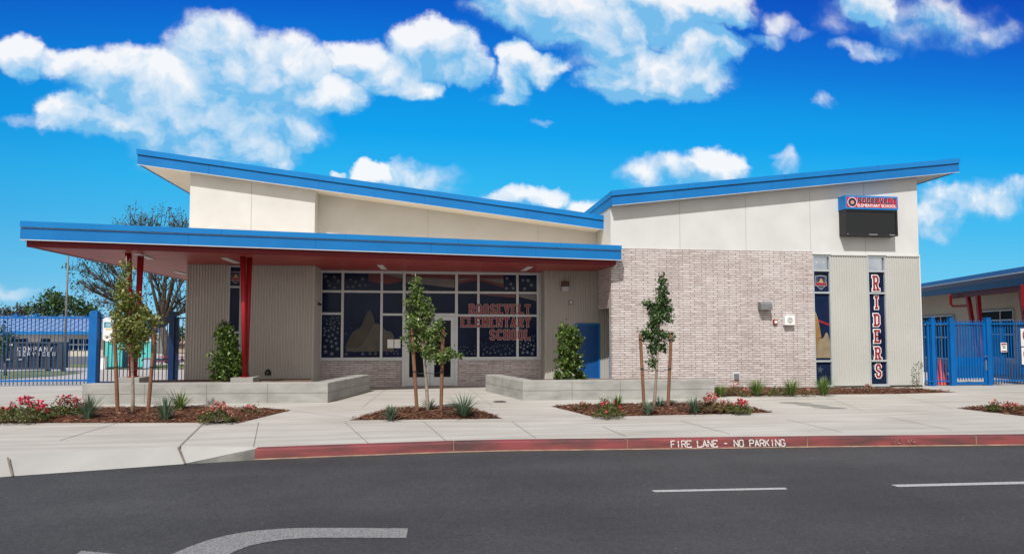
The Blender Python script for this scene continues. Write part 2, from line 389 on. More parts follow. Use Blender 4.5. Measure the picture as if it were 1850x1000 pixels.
def letter(mb, ch, x, z, w, h, sw, Y, serif=0, stencil=False, dy=.0004):
    """strokes of one capital standing on the plane y = Y, each a hair nearer the viewer than the last"""
    strokes, ser = GL[ch]; k = 0
    def seg(a, b, wd):
        nonlocal k
        a = Vector(a); b = Vector(b); t = (b-a).normalized(); n = Vector((-t.y, t.x))*wd/2
        y = Y - k*dy; k += 1
        P = [a-n, b-n, b+n, a+n]
        mb.quad(*[(p.x, y, p.y) for p in P])
    def dot(a, wd):
        nonlocal k
        y = Y - k*dy; k += 1; r = wd/2/cos(pi/8)
        mb.quad(*[(a[0]+r*cos(pi/8+i*pi/4), y, a[1]+r*sin(pi/8+i*pi/4)) for i in range(8)])
    for st in strokes:
        P = [(x+p[0]*w, z+p[1]*h) for p in st]
        for i in range(len(P)-1):
            a, b = Vector(P[i]), Vector(P[i+1])
            if stencil and (b-a).length > h*.6 and abs(b.x-a.x) < w*.5:
                m1 = a.lerp(b, .55); m2 = a.lerp(b, .63); seg(a, m1, sw); seg(m2, b, sw)
            else: seg(a, b, sw)
        for p in P[1:-1]: dot(p, sw)
        if P[0] == P[-1]: dot(P[0], sw)
    if serif:
        for p in ser:
            cx, cz = x+p[0]*w, z+p[1]*h; e = sw*.5
            zz = cz + (e*.02 if p[1] == 0 else -e*.02)
            seg((cx-serif-sw*.5, zz), (cx+serif+sw*.5, zz), sw*1.0)
def word(mb, text, x, z, w, h, sw, Y, gap, grow=0, serif=0, stencil=False, iw=None):
    for ch in text:
        if ch == ' ': x += w*.8 + gap; continue
        ww = (iw if iw is not None and ch == 'I' else w)
        letter(mb, ch, x, z, ww, h, sw+grow, Y, serif, stencil); x += ww + gap
    return x
def font_text(mb, text, size, org, xdir=(1,0,0), zdir=(0,0,1), offset=0, align='LEFT', sx=1, extr=0):
    """flat lettering from the built-in typeface"""
    cu = bpy.data.curves.new('lettering', 'FONT'); cu.body = text; cu.size = size; cu.offset = offset; cu.align_x = align
    ob = bpy.data.objects.new('lettering', cu); COL.objects.link(ob)
    bpy.context.view_layer.update()
    me = ob.evaluated_get(bpy.context.evaluated_depsgraph_get()).to_mesh()
    org = Vector(org); xd = Vector(xdir); zd = Vector(zdir); n = len(mb.v)
    mb.v += [tuple(org + xd*(v.co.x*sx) + zd*v.co.y) for v in me.vertices]
    for p in me.polygons: mb.f.append(tuple(n+i for i in p.vertices)); mb.mi.append(mb.k)
    ob.evaluated_get(bpy.context.evaluated_depsgraph_get()).to_mesh_clear()
    bpy.data.objects.remove(ob); bpy.data.curves.remove(cu)
def star(mb, x, z, r, Y, rot=0):
    P = []
    for i in range(10):
        a = pi/2 + rot + i*pi/5; q = r if i % 2 == 0 else r*.4
        P.append((x+q*cos(a), Y, z+q*sin(a)))
    mb.quad(*P)

M_GATE = pm('backlit_fence_blue', (.002, .075, .26), (.003, .09, .30), 2, .4, spec=.3)  # same fence blue, colour darkened for the backlit look of the pickets
M_FENCE_SHADE = pm('fence_blue_in_shade', (.003, .020, .075), (.004, .026, .095), 2, .4, spec=.3)  # fence blue with the shade of its dark side put into the colour

M_ALU2 = pm('grey_green_frame', (.40, .43, .435), (.36, .39, .395), 3, .45, spec=.4)
M_VOID = pm('dark_unlit_glass', (.008, .010, .014), (.012, .014, .018), 1.5, .5, spec=.05)

# ------------------------------------------------------------------ ground, road, pavement
def gz(Y): return .15 if Y < 24 else (.15-(Y-24)*1.05/24 if Y < 48 else -.9)
def atg(px, py):
    Z = .15
    for _ in range(60):
        p = atz(px, py, Z); Z = Z*.5 + gz(p.y)*.5
    return atz(px, py, Z)

def concrete_mat():
    m = pm('pavement_concrete', (.475, .457, .43), (.41, .392, .365), .55, .85, .15, 90, spec=.25, detail=8, lo=.3, hi=.7)
    nt = m.node_tree; N = nt.nodes; L = nt.links; b = N['Principled BSDF']
    old = b.inputs['Base Color'].links[0].from_socket
    tc = N.new('ShaderNodeTexCoord'); mp = N.new('ShaderNodeMapping'); mp.inputs['Scale'].default_value = (.35, 3.2, 1)
    L.new(tc.outputs['Object'], mp.inputs[0])
    n = N.new('ShaderNodeTexNoise'); n.inputs['Scale'].default_value = 1.3; n.inputs['Detail'].default_value = 8; L.new(mp.outputs[0], n.inputs['Vector'])
    n3 = N.new('ShaderNodeTexNoise'); n3.inputs['Scale'].default_value = 60; n3.inputs['Detail'].default_value = 3; L.new(tc.outputs['Object'], n3.inputs['Vector'])
    ad = N.new('ShaderNodeMath'); ad.operation = 'MULTIPLY_ADD'; L.new(n3.outputs[0], ad.inputs[0]); ad.inputs[1].default_value = .35; L.new(n.outputs[0], ad.inputs[2])
    r = N.new('ShaderNodeValToRGB'); e = r.color_ramp.elements
    e[0].position = .45; e[0].color = (.76, .74, .71, 1); e[1].position = .85; e[1].color = (1.04, 1.03, 1.02, 1); L.new(ad.outputs[0], r.inputs[0])
    mx = N.new('ShaderNodeMix'); mx.data_type = 'RGBA'; mx.blend_type = 'MULTIPLY'; mx.inputs[0].default_value = 1
    L.new(old, mx.inputs[6]); L.new(r.outputs[0], mx.inputs[7]); L.new(mx.outputs[2], b.inputs['Base Color'])
    return m
M_CONC = concrete_mat()
def asphalt_mat():
    m = bpy.data.materials.new('asphalt'); m.use_nodes = True
    nt = m.node_tree; N = nt.nodes; L = nt.links; b = N['Principled BSDF']; b.inputs['Roughness'].default_value = .78; b.inputs['Specular IOR Level'].default_value = .3
    tc = N.new('ShaderNodeTexCoord'); co = tc.outputs['Object']
    n1 = N.new('ShaderNodeTexNoise'); n1.inputs['Scale'].default_value = 110; n1.inputs['Detail'].default_value = 6; n1.inputs['Roughness'].default_value = .75; L.new(co, n1.inputs['Vector'])
    n2 = N.new('ShaderNodeTexNoise'); n2.inputs['Scale'].default_value = .5; n2.inputs['Detail'].default_value = 8; n2.inputs['Roughness'].default_value = .65; L.new(co, n2.inputs['Vector'])
    mp = N.new('ShaderNodeMapping'); mp.inputs['Scale'].default_value = (.05, .9, 1); L.new(co, mp.inputs[0])
    n4 = N.new('ShaderNodeTexNoise'); n4.inputs['Scale'].default_value = 1; n4.inputs['Detail'].default_value = 4; L.new(mp.outputs[0], n4.inputs['Vector'])
    v = N.new('ShaderNodeTexVoronoi'); v.inputs['Scale'].default_value = 48; L.new(co, v.inputs['Vector'])
    def mth(op, x, y, z=None):
        n = N.new('ShaderNodeMath'); n.operation = op
        for i, q in enumerate((x, y, z)):
            if q is None: continue
            if isinstance(q, (int, float)): n.inputs[i].default_value = q
            else: L.new(q, n.inputs[i])
        return n.outputs[0]
    sp = N.new('ShaderNodeSeparateColor'); L.new(v.outputs['Color'], sp.inputs[0])
    t = mth('MULTIPLY_ADD', n4.outputs[0], .28, mth('MULTIPLY_ADD', n2.outputs[0], .42, mth('MULTIPLY_ADD', n1.outputs[0], .62, mth('MULTIPLY', sp.outputs[0], .16))))
    r = N.new('ShaderNodeValToRGB'); e = r.color_ramp.elements
    e[0].position = .48; e[0].color = (.026, .0262, .0275, 1); e[1].position = 1.0; e[1].color = (.088, .0875, .088, 1)
    q = e.new(.72); q.color = (.046, .0458, .0465, 1)
    L.new(t, r.inputs[0]); 
    # sparse pale chips
    v2 = N.new('ShaderNodeTexVoronoi'); v2.inputs['Scale'].default_value = 3.2; L.new(co, v2.inputs['Vector'])
    chip = mth('LESS_THAN', v2.outputs['Distance'], .028)
    mx = N.new('ShaderNodeMix'); mx.data_type = 'RGBA'; L.new(chip, mx.inputs[0]); L.new(r.outputs[0], mx.inputs[6]); mx.inputs[7].default_value = (.17, .16, .15, 1)
    L.new(mx.outputs[2], b.inputs['Base Color'])
    bp = N.new('ShaderNodeBump'); bp.inputs['Strength'].default_value = .7; bp.inputs['Distance'].default_value = .006
    L.new(mth('ADD', n1.outputs[0], mth('MULTIPLY', v.outputs['Distance'], -.6)), bp.inputs['Height']); L.new(bp.outputs[0], b.inputs['Normal'])
    return m
M_ASPH = asphalt_mat()
M_YARD = pm('yard_concrete', (.44, .395, .355), (.38, .34, .305), .4, .9, .1, 50, lo=.3, hi=.7)
M_DIRT = pm('dry_ground', (.20, .17, .12), (.14, .13, .08), .15, .95)
M_KERB = pm('red_kerb_paint', (.215, .046, .048), (.075, .034, .034), 1.7, .7, .2, 60, lo=.36, hi=.66, detail=9, stretch=(.8, 1, 5))
M_GUT = pm('kerb_base_grime', (.33, .22, .15), (.20, .13, .10), 5, .9)
M_KGREY = pm('bare_kerb_concrete', (.20, .195, .18), (.10, .098, .094), 2.6, .9, .2, 60)
M_RAMP = pm('ramp_concrete', (.43, .415, .39), (.31, .30, .28), .8, .85, .15, 90, detail=9, stretch=(1, .35, 1), lo=.3, hi=.7)

base_px = [(460,830),(640,823),(820,816.5),(925,814),(1140,811.5),(1492,806.8),(1850,803.5)]
KB = [atz(x, y, 0) for x, y in base_px]
e = (KB[-1]-KB[-2]).normalized(); KB += [KB[-1]+e*12, KB[-1]+e*60]
AP = [atz(x, y, 0) for x, y in [(330,838),(150,851),(20,860)]]
e = (AP[-1]-AP[-2]).normalized(); AP += [AP[-1]+e*3+Vector((0,-.5,0)), AP[-1]+e*9+Vector((0,-4,0)), AP[-1]+e*12+Vector((0,-30,0))]
AB = [atz(330, 805), atz(150, 814), atz(0, 824)]
e = (AB[-1]-AB[-2]).normalized(); AB += [AB[-1]+e*3+Vector((0,-.3,0)), AB[-1]+e*9+Vector((0,-3.4,0)), AB[-1]+e*11.5+Vector((0,-30,0))]
mb = MB(); mb.quad((-3000,-3000,-.06),(3000,-3000,-.06),(3000,23.9,-.06),(-3000,23.9,-.06))
mb.quad((-3000,23.9,-.06),(3000,23.9,-.06),(3000,24,.14),(-3000,24,.14))
mb.quad((-3000,24,.14),(3000,24,.14),(3000,48,-.92),(-3000,48,-.92)); mb.quad((-3000,48,-.92),(3000,48,-.92),(3000,3500,-.92),(-3000,3500,-.92))
struct('ground', mb, M_DIRT)
mb = MB(); mb.quad((-70,23.98,.15),(70,23.98,.15),(70,48,-.9),(-70,48,-.9)); mb.quad((-70,48,-.9),(70,48,-.9),(70,90,-.9),(-70,90,-.9))
struct('yard_paving', mb, M_YARD)
mb = MB()
yr = -45
pts = [(p.x, p.y+.05, 0) for p in [*reversed(KB)]] + [(p.x, p.y+.05, 0) for p in AP]
mb.quad(*( pts + [(-70, yr, 0), (70, yr, 0)] ))
struct('road', mb, M_ASPH)
KT = [Vector((p.x, p.y+.028, .15)) for p in KB]      # battered face, rounded top
KK = [Vector((p.x, p.y+.17, .15)) for p in KB]
mb = MB()
front = [(p.x, p.y, .15) for p in reversed(KK)] + [(p.x, p.y, .15) for p in AB]
mb.quad(*(front + [(-40, -14, .15), (-40, 23.98, .15), (70, 23.98, .15)]))
walk = struct('pavement', mb, M_CONC)
# red kerb
mb = MB()
for i in range(len(KB)-1):
    prof = lambda j: [KB[j]+Vector((0,0,-.05)), KB[j]+Vector((0,.012,.05)), KB[j]+Vector((0,.024,.125)), KB[j]+Vector((0,.032,.142)), KB[j]+Vector((0,.05,.152)), KB[j]+Vector((0,.165,.152))]
    a, b = prof(i), prof(i+1)
    for k in range(5): mb.quad(a[k], b[k], b[k+1], a[k+1])
kerb = struct('kerb', mb, M_KERB)
mb = MB()
for i in range(len(KB)-1):
    mb.quad(KB[i]+Vector((0,-.03,.004)), KB[i+1]+Vector((0,-.022,.004)), KB[i+1]+Vector((0,.012,.016)), KB[i]+Vector((0,.012,.016)))
struct('gutter_line', mb, M_GUT)
def kerb_at(x):
    for a, b in zip(KB, KB[1:]):
        if a.x <= x <= b.x: return a.lerp(b, (x-a.x)/(b.x-a.x))
mb = MB()
for px in (820, 1143, 1491, 1826):
    p = atz(px, 811, .05); k = kerb_at(p.x)
    mb.box(p.x-.006, p.x+.006, k.y-.004, k.y+.165, .0, .1535)
link('joint', mb, M_GUT, kerb)
# kerb stencil: FIRE LANE - NO PARKING, lying on the battered face
mb = MB()
x0 = aty(1217, 800, 9.55).x; x1 = aty(1418, 798, 9.55).x
words = 'FIRE LANE - NO PARKING'; wl = .064; gap = (x1-x0 - wl*len(words))/(len(words)-1); X = x0
for ch in words:
    if ch != ' ':
        t = MB(); letter(t, ch, 0, 0, wl, .098, .0175, 0, 0, stencil=True, dy=.0003)
        k = kerb_at(X)
        n = len(mb.v); mb.v += [(X+v[0], k.y-.006+v[2]*.17+.004+v[1]+(kerb_at(X+.3).y-k.y)/.3*v[0], v[2]+.026) for v in t.v]
        mb.f += [tuple(n+i for i in f) for f in t.f]; mb.mi += t.mi
    X += wl+gap
link('stencil_lettering', mb, pm('stencil_white', (.60, .56, .55), (.38, .30, .29), 60, .7, lo=.42, hi=.72), kerb)
# a rubbed out ghost of another stencil further along
mb = MB(); X = aty(1603, 797, 9.55).x
for ch, dx in (('O', 0), ('S', .09), ('N', .24), ('G', .32)):
    t = MB(); letter(t, ch, 0, 0, .05, .06, .010, 0, 0, dy=.0003); k = kerb_at(X+dx)
    n = len(mb.v); mb.v += [(X+dx+v[0], k.y-.002+v[2]*.17+v[1], v[2]+.05) for v in t.v if True]
    mb.f += [tuple(n+i for i in f) for f in t.f]; mb.mi += t.mi
link('worn_lettering', mb, pm('worn_white', (.20, .06, .06), (.42, .30, .29), 30, .8, lo=.5, hi=.62), kerb)
# drop kerb ramp at the driveway
mb = MB(); K0 = KB[0]
for i in range(len(AP)-1):
    mb.quad(AP[i+1]+Vector((0,0,.004)), AP[i]+Vector((0,0,.004)), AB[i], AB[i+1])
mb.quad(AP[0]+Vector((0,0,.004)), K0+Vector((0,.03,.15)), K0+Vector((0,.17,.15)), AB[0])
struct('driveway_ramp', mb, M_RAMP)
mb = MB(); P0 = AP[0]; m1 = P0.lerp(K0, .5)
mb.quad(P0+Vector((.02,-.004,.001)), m1+Vector((0,-.006,.0)), K0+Vector((0,-.002,0)), K0+Vector((0,.028,.149)), m1+Vector((0,.02,.078)))
struct('kerb_wing', mb, M_KGREY)
# tyre scuff and joints
def strip(mb, a, b, w, dz=.004):
    a = Vector(a); b = Vector(b); n = (b-a).cross(Vector((0,0,1))).normalized()*w/2; u = Vector((0,0,dz))
    mb.quad(a-n+u, b-n+u, b+n+u, a+n+u)
mb = MB()
J = [((369,763),(322,808.5)),((467,762),(458,807)),((622,761),(665,800)),((765,761),(806,796)),((925,761),(968,791)),((1088,770),(1132,788)),
     ((1230,760),(1318,783)),((1420,757),(1520,780)),((1600,752),(1720,777)),((108,795),(214,763))]
J = [(a, b, .012 if i else .03) for i, (a, b) in enumerate(J)]
J += [((526,741),(640,755),.010),((500,733),(690,737),.008),((905,755),(1075,752),.008),((860,737),(995,733),.008),((1397,745),(1735,737),.008),
      ((700,700),(655,735),.008),((845,700),(890,733),.008),((0,729),(140,727),.010),((1480,712),(1560,742),.008),((1620,712),(1720,738),.008),((1690,705),(1850,722),.008)]
for a, b, w in J: strip(mb, atz(*a), atz(*b), w)
link('joint', mb, pm('pavement_joint', (.17, .155, .135), (.22, .20, .175), 5, .95), walk)
mb = MB()
for (a, b) in (((322,809),(334,837)),((14,826),(22,859))):
    p = atz(*a); q = atz(b[0], b[1], .012); n = Vector((.014,0,0)); u = Vector((0,0,.006)); mb.quad(p-n+u, q-n+u, q+n+u, p+n+u)
struct('ramp_joint', mb, pm('ramp_joint', (.12, .10, .08), (.19, .16, .13), 5, .95))
# road paint: worn lane dashes and the turn arrow
def paint_mat():
    m = pm('worn_road_paint', (.24, .238, .238), (.085, .084, .084), 60, .85, .3, 90, lo=.42, hi=.68, detail=10); return m
M_PAINT = paint_mat()
def ground_poly(pxs, z=.004): return [tuple(atz(x, y, z)) for x, y in pxs]
dash_px = [[(1177,884.5),(1418,879.8),(1423,883),(1183,888)],[(1609,874.6),(1852,868.8),(1852,873.2),(1622,878.6)]]
for q in dash_px:
    mb = MB(); mb.quad(*ground_poly(q)); struct('lane_dash', mb, pm('lane_paint', (.40, .395, .39), (.20, .198, .195), 45, .75, .2, 90, lo=.45, hi=.72, detail=9))
p1_ = atz(1852, 871, .004); d_ = (atz(1852, 871, .004)-atz(1609, 876.6, .004))
outer = [(310,1000),(345,985),(380,973),(420,963.5),(460,957.5),(510,953.5),(560,952.3),(640,952.5),(737,953.3)]
inner = [(734,970.5),(640,970),(570,970),(520,972.5),(480,978),(450,985),(425,994),(412,1001)]
mb = MB()
o1 = ground_poly(outer); i1 = ground_poly(inner)[::-1]
# carry the stem on below the picture's edge
o1 = [tuple(Vector(o1[0])+Vector((-.20,-.42,0))), tuple(Vector(o1[0])+Vector((-.11,-.2,0)))] + o1
i1 = [tuple(Vector(i1[0])+Vector((-.20,-.42,0))), tuple(Vector(i1[0])+Vector((-.11,-.2,0)))] + i1
n = max(len(o1), len(i1))
def resample(P, n):
    P = [Vector(p) for p in P]; s = [0]
    for a, b in zip(P, P[1:]): s.append(s[-1]+(b-a).length)
    out = []
    for k in range(n):
        t = s[-1]*k/(n-1); j = max(i for i in range(len(s)) if s[i] <= t+1e-9); j = min(j, len(P)-2)
        out.append(P[j].lerp(P[j+1], (t-s[j])/(s[j+1]-s[j])))
    return out
o1 = resample(o1, 30); i1 = resample(i1, 30)
for k in range(29): mb.quad(i1[k], i1[k+1], o1[k+1], o1[k])
hd = ground_poly([(147,993.5),(215,1000)]); a, b = Vector(hd[0]), Vector(hd[1])
mb.quad(a, a+Vector((.05,-.55,0)), b+Vector((.1,-.5,0)), b)
struct('turn_arrow', mb, M_PAINT)
# lawn strips in the yard
M_GRASS = pm('dry_lawn', (.10, .13, .035), (.17, .17, .06), 3, .95, .5, 30)
for q in ([(-60,674),(70,668.5),(150,673.5),(100,679),(-60,688)], [(70,657.5),(168,656),(168,664),(100,663)], [(170,660),(335,658),(345,664),(330,667),(170,667)]):
    mb = MB(); mb.quad(*[tuple(atg(x, y)+Vector((0,0,.02))) for x, y in q]); o = struct('lawn', mb, M_GRASS)

# ------------------------------------------------------------------ planting beds
def mulch_mat():
    m = bpy.data.materials.new('bark_mulch'); m.use_nodes = True
    nt = m.node_tree; N = nt.nodes; L = nt.links; b = N['Principled BSDF']; b.inputs['Roughness'].default_value = .95; b.inputs['Specular IOR Level'].default_value = .1
    tc = N.new('ShaderNodeTexCoord'); v = N.new('ShaderNodeTexVoronoi'); v.inputs['Scale'].default_value = 26; v.inputs['Randomness'].default_value = 1
    L.new(tc.outputs['Object'], v.inputs['Vector']); s = N.new('ShaderNodeSeparateColor'); L.new(v.outputs['Color'], s.inputs[0])
    r = N.new('ShaderNodeValToRGB'); e = r.color_ramp.elements
    e[0].color = (.035, .016, .010, 1); e[1].color = (.22, .115, .075, 1); q = e.new(.45); q.color = (.085, .036, .021, 1); q = e.new(.8); q.color = (.135, .058, .034, 1)
    L.new(s.outputs[0], r.inputs[0]); L.new(r.outputs[0], b.inputs['Base Color'])
    bp = N.new('ShaderNodeBump'); bp.inputs['Strength'].default_value = 1; bp.inputs['Distance'].default_value = .03
    L.new(v.outputs['Distance'], bp.inputs['Height']); L.new(bp.outputs[0], b.inputs['Normal'])
    return m
M_MULCH = mulch_mat()
M_CHIP = leaf_mat('bark_chips', (.05, .022, .013), (.16, .07, .042), (.30, .18, .12), trans=0, rough=.9)
def inside(p, poly):
    c = False; j = len(poly)-1
    for i in range(len(poly)):
        if (poly[i][1] > p[1]) != (poly[j][1] > p[1]) and p[0] < (poly[j][0]-poly[i][0])*(p[1]-poly[i][1])/(poly[j][1]-poly[i][1])+poly[i][0]: c = not c
        j = i
    return c
def edge_d(p, poly):
    d = 9
    for i in range(len(poly)):
        a = Vector(poly[i][:2]); b = Vector(poly[i-1][:2]); q = Vector(p)
        t = max(0, min(1, (q-a).dot(b-a)/max(1e-9, (b-a).length_squared))); d = min(d, (q-a-(b-a)*t).length)
    return d
BED_N = 0
def bed(px, z=.15, hmax=.07, chips=900):
    poly = [atz(x, y, z) for x, y in px] if not isinstance(px[0], Vector) else px
    bm = bmesh.new()
    vs = [bm.verts.new((p.x, p.y, z+.004)) for p in poly]; f = bm.faces.new(vs)
    bmesh.ops.triangulate(bm, faces=[f])
    for _ in range(5):
        bmesh.ops.subdivide_edges(bm, edges=[e for e in bm.edges if e.calc_length() > .28], cuts=1, use_grid_fill=False)
        bmesh.ops.triangulate(bm, faces=bm.faces[:])
    P2 = [(p.x, p.y) for p in poly]
    def hz(x, y): 
        d = edge_d((x, y), P2); return z+.004+hmax*min(1, d/.35)**.7 + .02*min(1, d/.2)*math.sin(x*9.1+y*5.3)*math.sin(y*11.7-x*3)
    for v in bm.verts: v.co.z = hz(v.co.x, v.co.y)
    me = bpy.data.meshes.new('planting_bed'); bm.to_mesh(me); bm.free()
    me.materials.append(M_MULCH); o = bpy.data.objects.new('planting_bed', me); COL.objects.link(o); LOC[o.name] = Vector((0,0,0)); o['kind'] = 'structure'
    rnd = random.Random(len(px)*7+int(poly[0].x*10)); mb = MB()
    xs = [p.x for p in poly]; ys = [p.y for p in poly]; k = 0; tries = 0
    while k < chips and tries < chips*12:
        tries += 1; x = rnd.uniform(min(xs), max(xs)); y = rnd.uniform(min(ys), max(ys))
        if not inside((x, y), P2):
            if edge_d((x, y), P2) > .05 or rnd.random() < .75: continue
        k += 1; a = rnd.uniform(0, pi); l = rnd.uniform(.015, .05); w = rnd.uniform(.006, .016); t = rnd.uniform(-.35, .35)
        c = Vector((x, y, max(hz(x, y), z+.004)+.008+rnd.random()*.012)); u = Vector((cos(a)*l, sin(a)*l, t*l)); n = Vector((-sin(a)*w, cos(a)*w, rnd.uniform(-.5,.5)*w))
        mb.quad(c-u-n, c+u-n, c+u+n, c-u+n)
    c = link('bark_chips', mb, M_CHIP, o); c['kind'] = 'stuff'
    return hz
h_left = bed([(-420,766),(-60,763.8),(435,762.8),(526,740.5),(330,736),(-60,742),(-420,746)], chips=2600)
h_mid = bed([(632,758.5),(908,755.5),(852,737),(700,738.5)], chips=1100)
h_right = bed([(996,733.5),(1072,752.5),(1397,744.8),(1330,733),(1240,730)], chips=1500)
h_strip = bed([(1284,716),(1470,712.2),(1620,711),(1728,708),(1640,702.5),(1290,701.5)], chips=1300, hmax=.06)
h_far = bed([(1728,737),(1850,751),(1960,760),(1960,733)], chips=900)

# ------------------------------------------------------------------ the school building
YW, YB, YS, YE, YC, YRL, YRR = 18.1, 19.1, 19.65, 20.3, 19.62, 18.85, 17.83
SOF, G = 3.77, .15
XL = aty(337, 600, YB).x; XB = aty(565.5, 600, YB).x
XW0 = aty(1104, 540, YW).x; XW1 = aty(1664, 580, YW).x
BK = 34.0
school = thing('school_building', 'cream and brick school building with two tilted blue roofs and red canopy', 'school building', (0, 19, .15))
S = school
def corr(mb, x0, x1, Y, z0, z1, pitch=.0785, dep=.022, back=.10):
    """ribbed sheet facing -Y with real ribs"""
    n = max(1, round((x1-x0)/pitch)); p = (x1-x0)/n; prof = []
    for i in range(n):
        a = x0+i*p
        prof += [(a, Y), (a+p*.36, Y), (a+p*.5, Y-dep), (a+p*.86, Y-dep)]
    prof += [(x1, Y), (x1, Y+back), (x0, Y+back)]
    mb.xy(prof, z0, z1)
def corr_side(mb, X, y0, y1, z0, z1, sgn, pitch=.0785, dep=.022, back=.08):
    n = max(1, round((y1-y0)/pitch)); p = (y1-y0)/n; prof = []
    for i in range(n):
        a = y0+i*p
        prof += [(X, a), (X, a+p*.36), (X+sgn*dep, a+p*.5), (X+sgn*dep, a+p*.86)]
    prof += [(X, y1), (X-sgn*back, y1), (X-sgn*back, y0)]
    mb.xy(prof, z0, z1)

# roofs: underside lines
ra = aty(248, 296.5, YRL); rb = aty(1096, 415, YRL)
sl = (rb.z-ra.z)/(rb.x-ra.x)
def zl(x): return ra.z + sl*(x-ra.x)
qa = aty(1110, 370.5, YRR); qb = aty(1733, 310.5, YRR)
sr = (qb.z-qa.z)/(qb.x-qa.x)
def zr(x): return qa.z + sr*(x-qa.x)
XR0 = min(qa.x, XW0-.02); XR1 = qb.x; XL0 = ra.x; XLE = XW0-.004
M_SEAM = pm('seam_blue', (.003, .09, .27), (.003, .10, .30), 3, .5, spec=.2)
def roof(x0, x1, fz, yf, name, trim_end_left, trim_end_right):
    TH = .43
    mb = MB(); mb.xz([(x0+.05, fz(x0+.05)+.02), (x1-.05, fz(x1-.05)+.02), (x1-.05, fz(x1-.05)+.36), (x0+.05, fz(x0+.05)+.36)], yf+.05, BK+.6)
    deck = link('roof', mb, M_SOFF, S)
    mb = MB()
    mb.xz([(x0, fz(x0)), (x1, fz(x1)), (x1, fz(x1)+.262), (x0, fz(x0)+.262)], yf, yf+.045)
    if trim_end_left: mb.box(x0, x0+.045, yf+.048, BK+.6, fz(x0), fz(x0)+.262)
    if trim_end_right: mb.box(x1-.045, x1, yf+.048, BK+.6, fz(x1), fz(x1)+.262)
    mb.k = 2
    mb.xz([(x0, fz(x0)+.262), (x1, fz(x1)+.262), (x1, fz(x1)+.278), (x0, fz(x0)+.278)], yf+.012, yf+.045)
    mb.k = 1
    mb.xz([(x0-.02, fz(x0-.02)+.278), (x1+.02, fz(x1+.02)+.278), (x1+.02, fz(x1+.02)+TH), (x0-.02, fz(x0-.02)+TH)], yf-.035, yf+.045)
    if trim_end_left: mb.box(x0-.02, x0+.045, yf+.048, BK+.6, fz(x0)+.27, fz(x0)+TH)
    if trim_end_right: mb.box(x1-.045, x1+.02, yf+.048, BK+.6, fz(x1)+.27, fz(x1)+TH)
    mb.k = 3
    mb.xz([(x0-.004, fz(x0)-.014), (x1+.004, fz(x1)-.014), (x1+.004, fz(x1)-.002), (x0-.004, fz(x0)-.002)], yf-.008, yf+.03)
    link('fascia', mb, [M_BLUE, M_BLUED, M_GAP, M_ALU], deck)
    mb = MB(); x = x0+1.9
    while x < x1-1:
        mb.xz([(x, fz(x)+.004), (x+.010, fz(x+.010)+.004), (x+.010, fz(x+.010)+.258), (x, fz(x)+.258)], yf-.0015, yf+.01)
        mb.xz([(x+.4, fz(x+.4)+.282), (x+.410, fz(x+.410)+.282), (x+.410, fz(x+.410)+TH-.004), (x+.4, fz(x+.4)+TH-.004)], yf-.0365, yf-.02); x += 3.05
    link('fascia_seam', mb, M_SEAM, deck)
roof(XL0, XLE, zl, YRL, 'left', True, False)
roof(XR0, XR1, zr, YRR, 'right', True, True)

# canopy: red soffit slab, red rim, blue fascia following its slanted front edge
CL = aty(48, 441, 15.6); CR = aty(1113, 479.5, 17.78)
cdir = Vector((CR.x-CL.x, CR.y-CL.y, 0)).normalized(); cn = Vector((cdir.y, -cdir.x, 0))   # outward (towards the street)
if cn.y > 0: cn = -cn
def cpt(t, off, z): p = Vector((CL.x, CL.y, 0)).lerp(Vector((CR.x, CR.y, 0)), t) + cn*off; return Vector((p.x, p.y, z))
mb = MB()
mb.xy([(CL.x+.1, CL.y+.1), (CR.x-.12, CR.y+.06), (CR.x-.12, YW-.012), (XW0-.01, YW-.012), (XW0-.01, 20.6), (XB, 20.6), (XB, 26), (CL.x+.1, 26)], SOF, SOF+.18)
canopy = link('canopy', mb, M_SOFR, S)
# board grooves of the soffit: thin dark battens let into it
mb = MB()
y = 16.0
while y < 26:
    t = (y-CL.y)/(CR.y-CL.y); xr = XW0-.1 if y > CR.y+.1 else CL.x+(CR.x-CL.x)*max(0, (y-CL.y-.12)/(CR.y-CL.y))
    if y > 19.0: xr = min(xr, XB if y > 20.2 else xr)
    if xr > CL.x+.4: mb.box(CL.x+.12, xr, y, y+.012, SOF-.0025, SOF+.02)
    y += .30
link('soffit_groove', mb, M_RED, canopy)
mb = MB()
mb.prism([cpt(0, -.10, SOF-.012), cpt(1, -.10, SOF-.012), cpt(1, 0, SOF-.012), cpt(0, 0, SOF-.012)], (0,0,.152))
mb.box(CL.x-.005, CL.x+.095, CL.y+.105, 26.05, SOF-.010, SOF+.14)
mb.box(CR.x-.10, CR.x, CR.y+.105, YW-.014, SOF-.010, SOF+.14)
link('red_rim', mb, M_RED, canopy)
zf = SOF+.14
mb = MB()
a, b = .0-.006, 1+.008
def fas(mb, z0, z1, off, th=.06):
    mb.prism([cpt(a, off-th, z0), cpt(b, off-th, z0), cpt(b, off, z0), cpt(a, off, z0)], (0,0,z1-z0))
    l = cpt(a, off, 0); r = cpt(b, off, 0)
    mb.box(l.x, l.x+th, l.y+.062, 26.1, z0+.001, z1-.001); mb.box(r.x-th, r.x, r.y+.062, YW-.016, z0+.001, z1-.001)
fas(mb, zf+.001, zf+.265, .11)
mb.k = 2; fas(mb, zf+.266, zf+.280, .095)
mb.k = 1; fas(mb, zf+.281, zf+.412, .145)
mb.k = 3; fas(mb, zf-.016, zf, .118)
link('fascia', mb, [M_BLUE, M_BLUED, M_WHITE, M_ALU], canopy)
mb = MB()
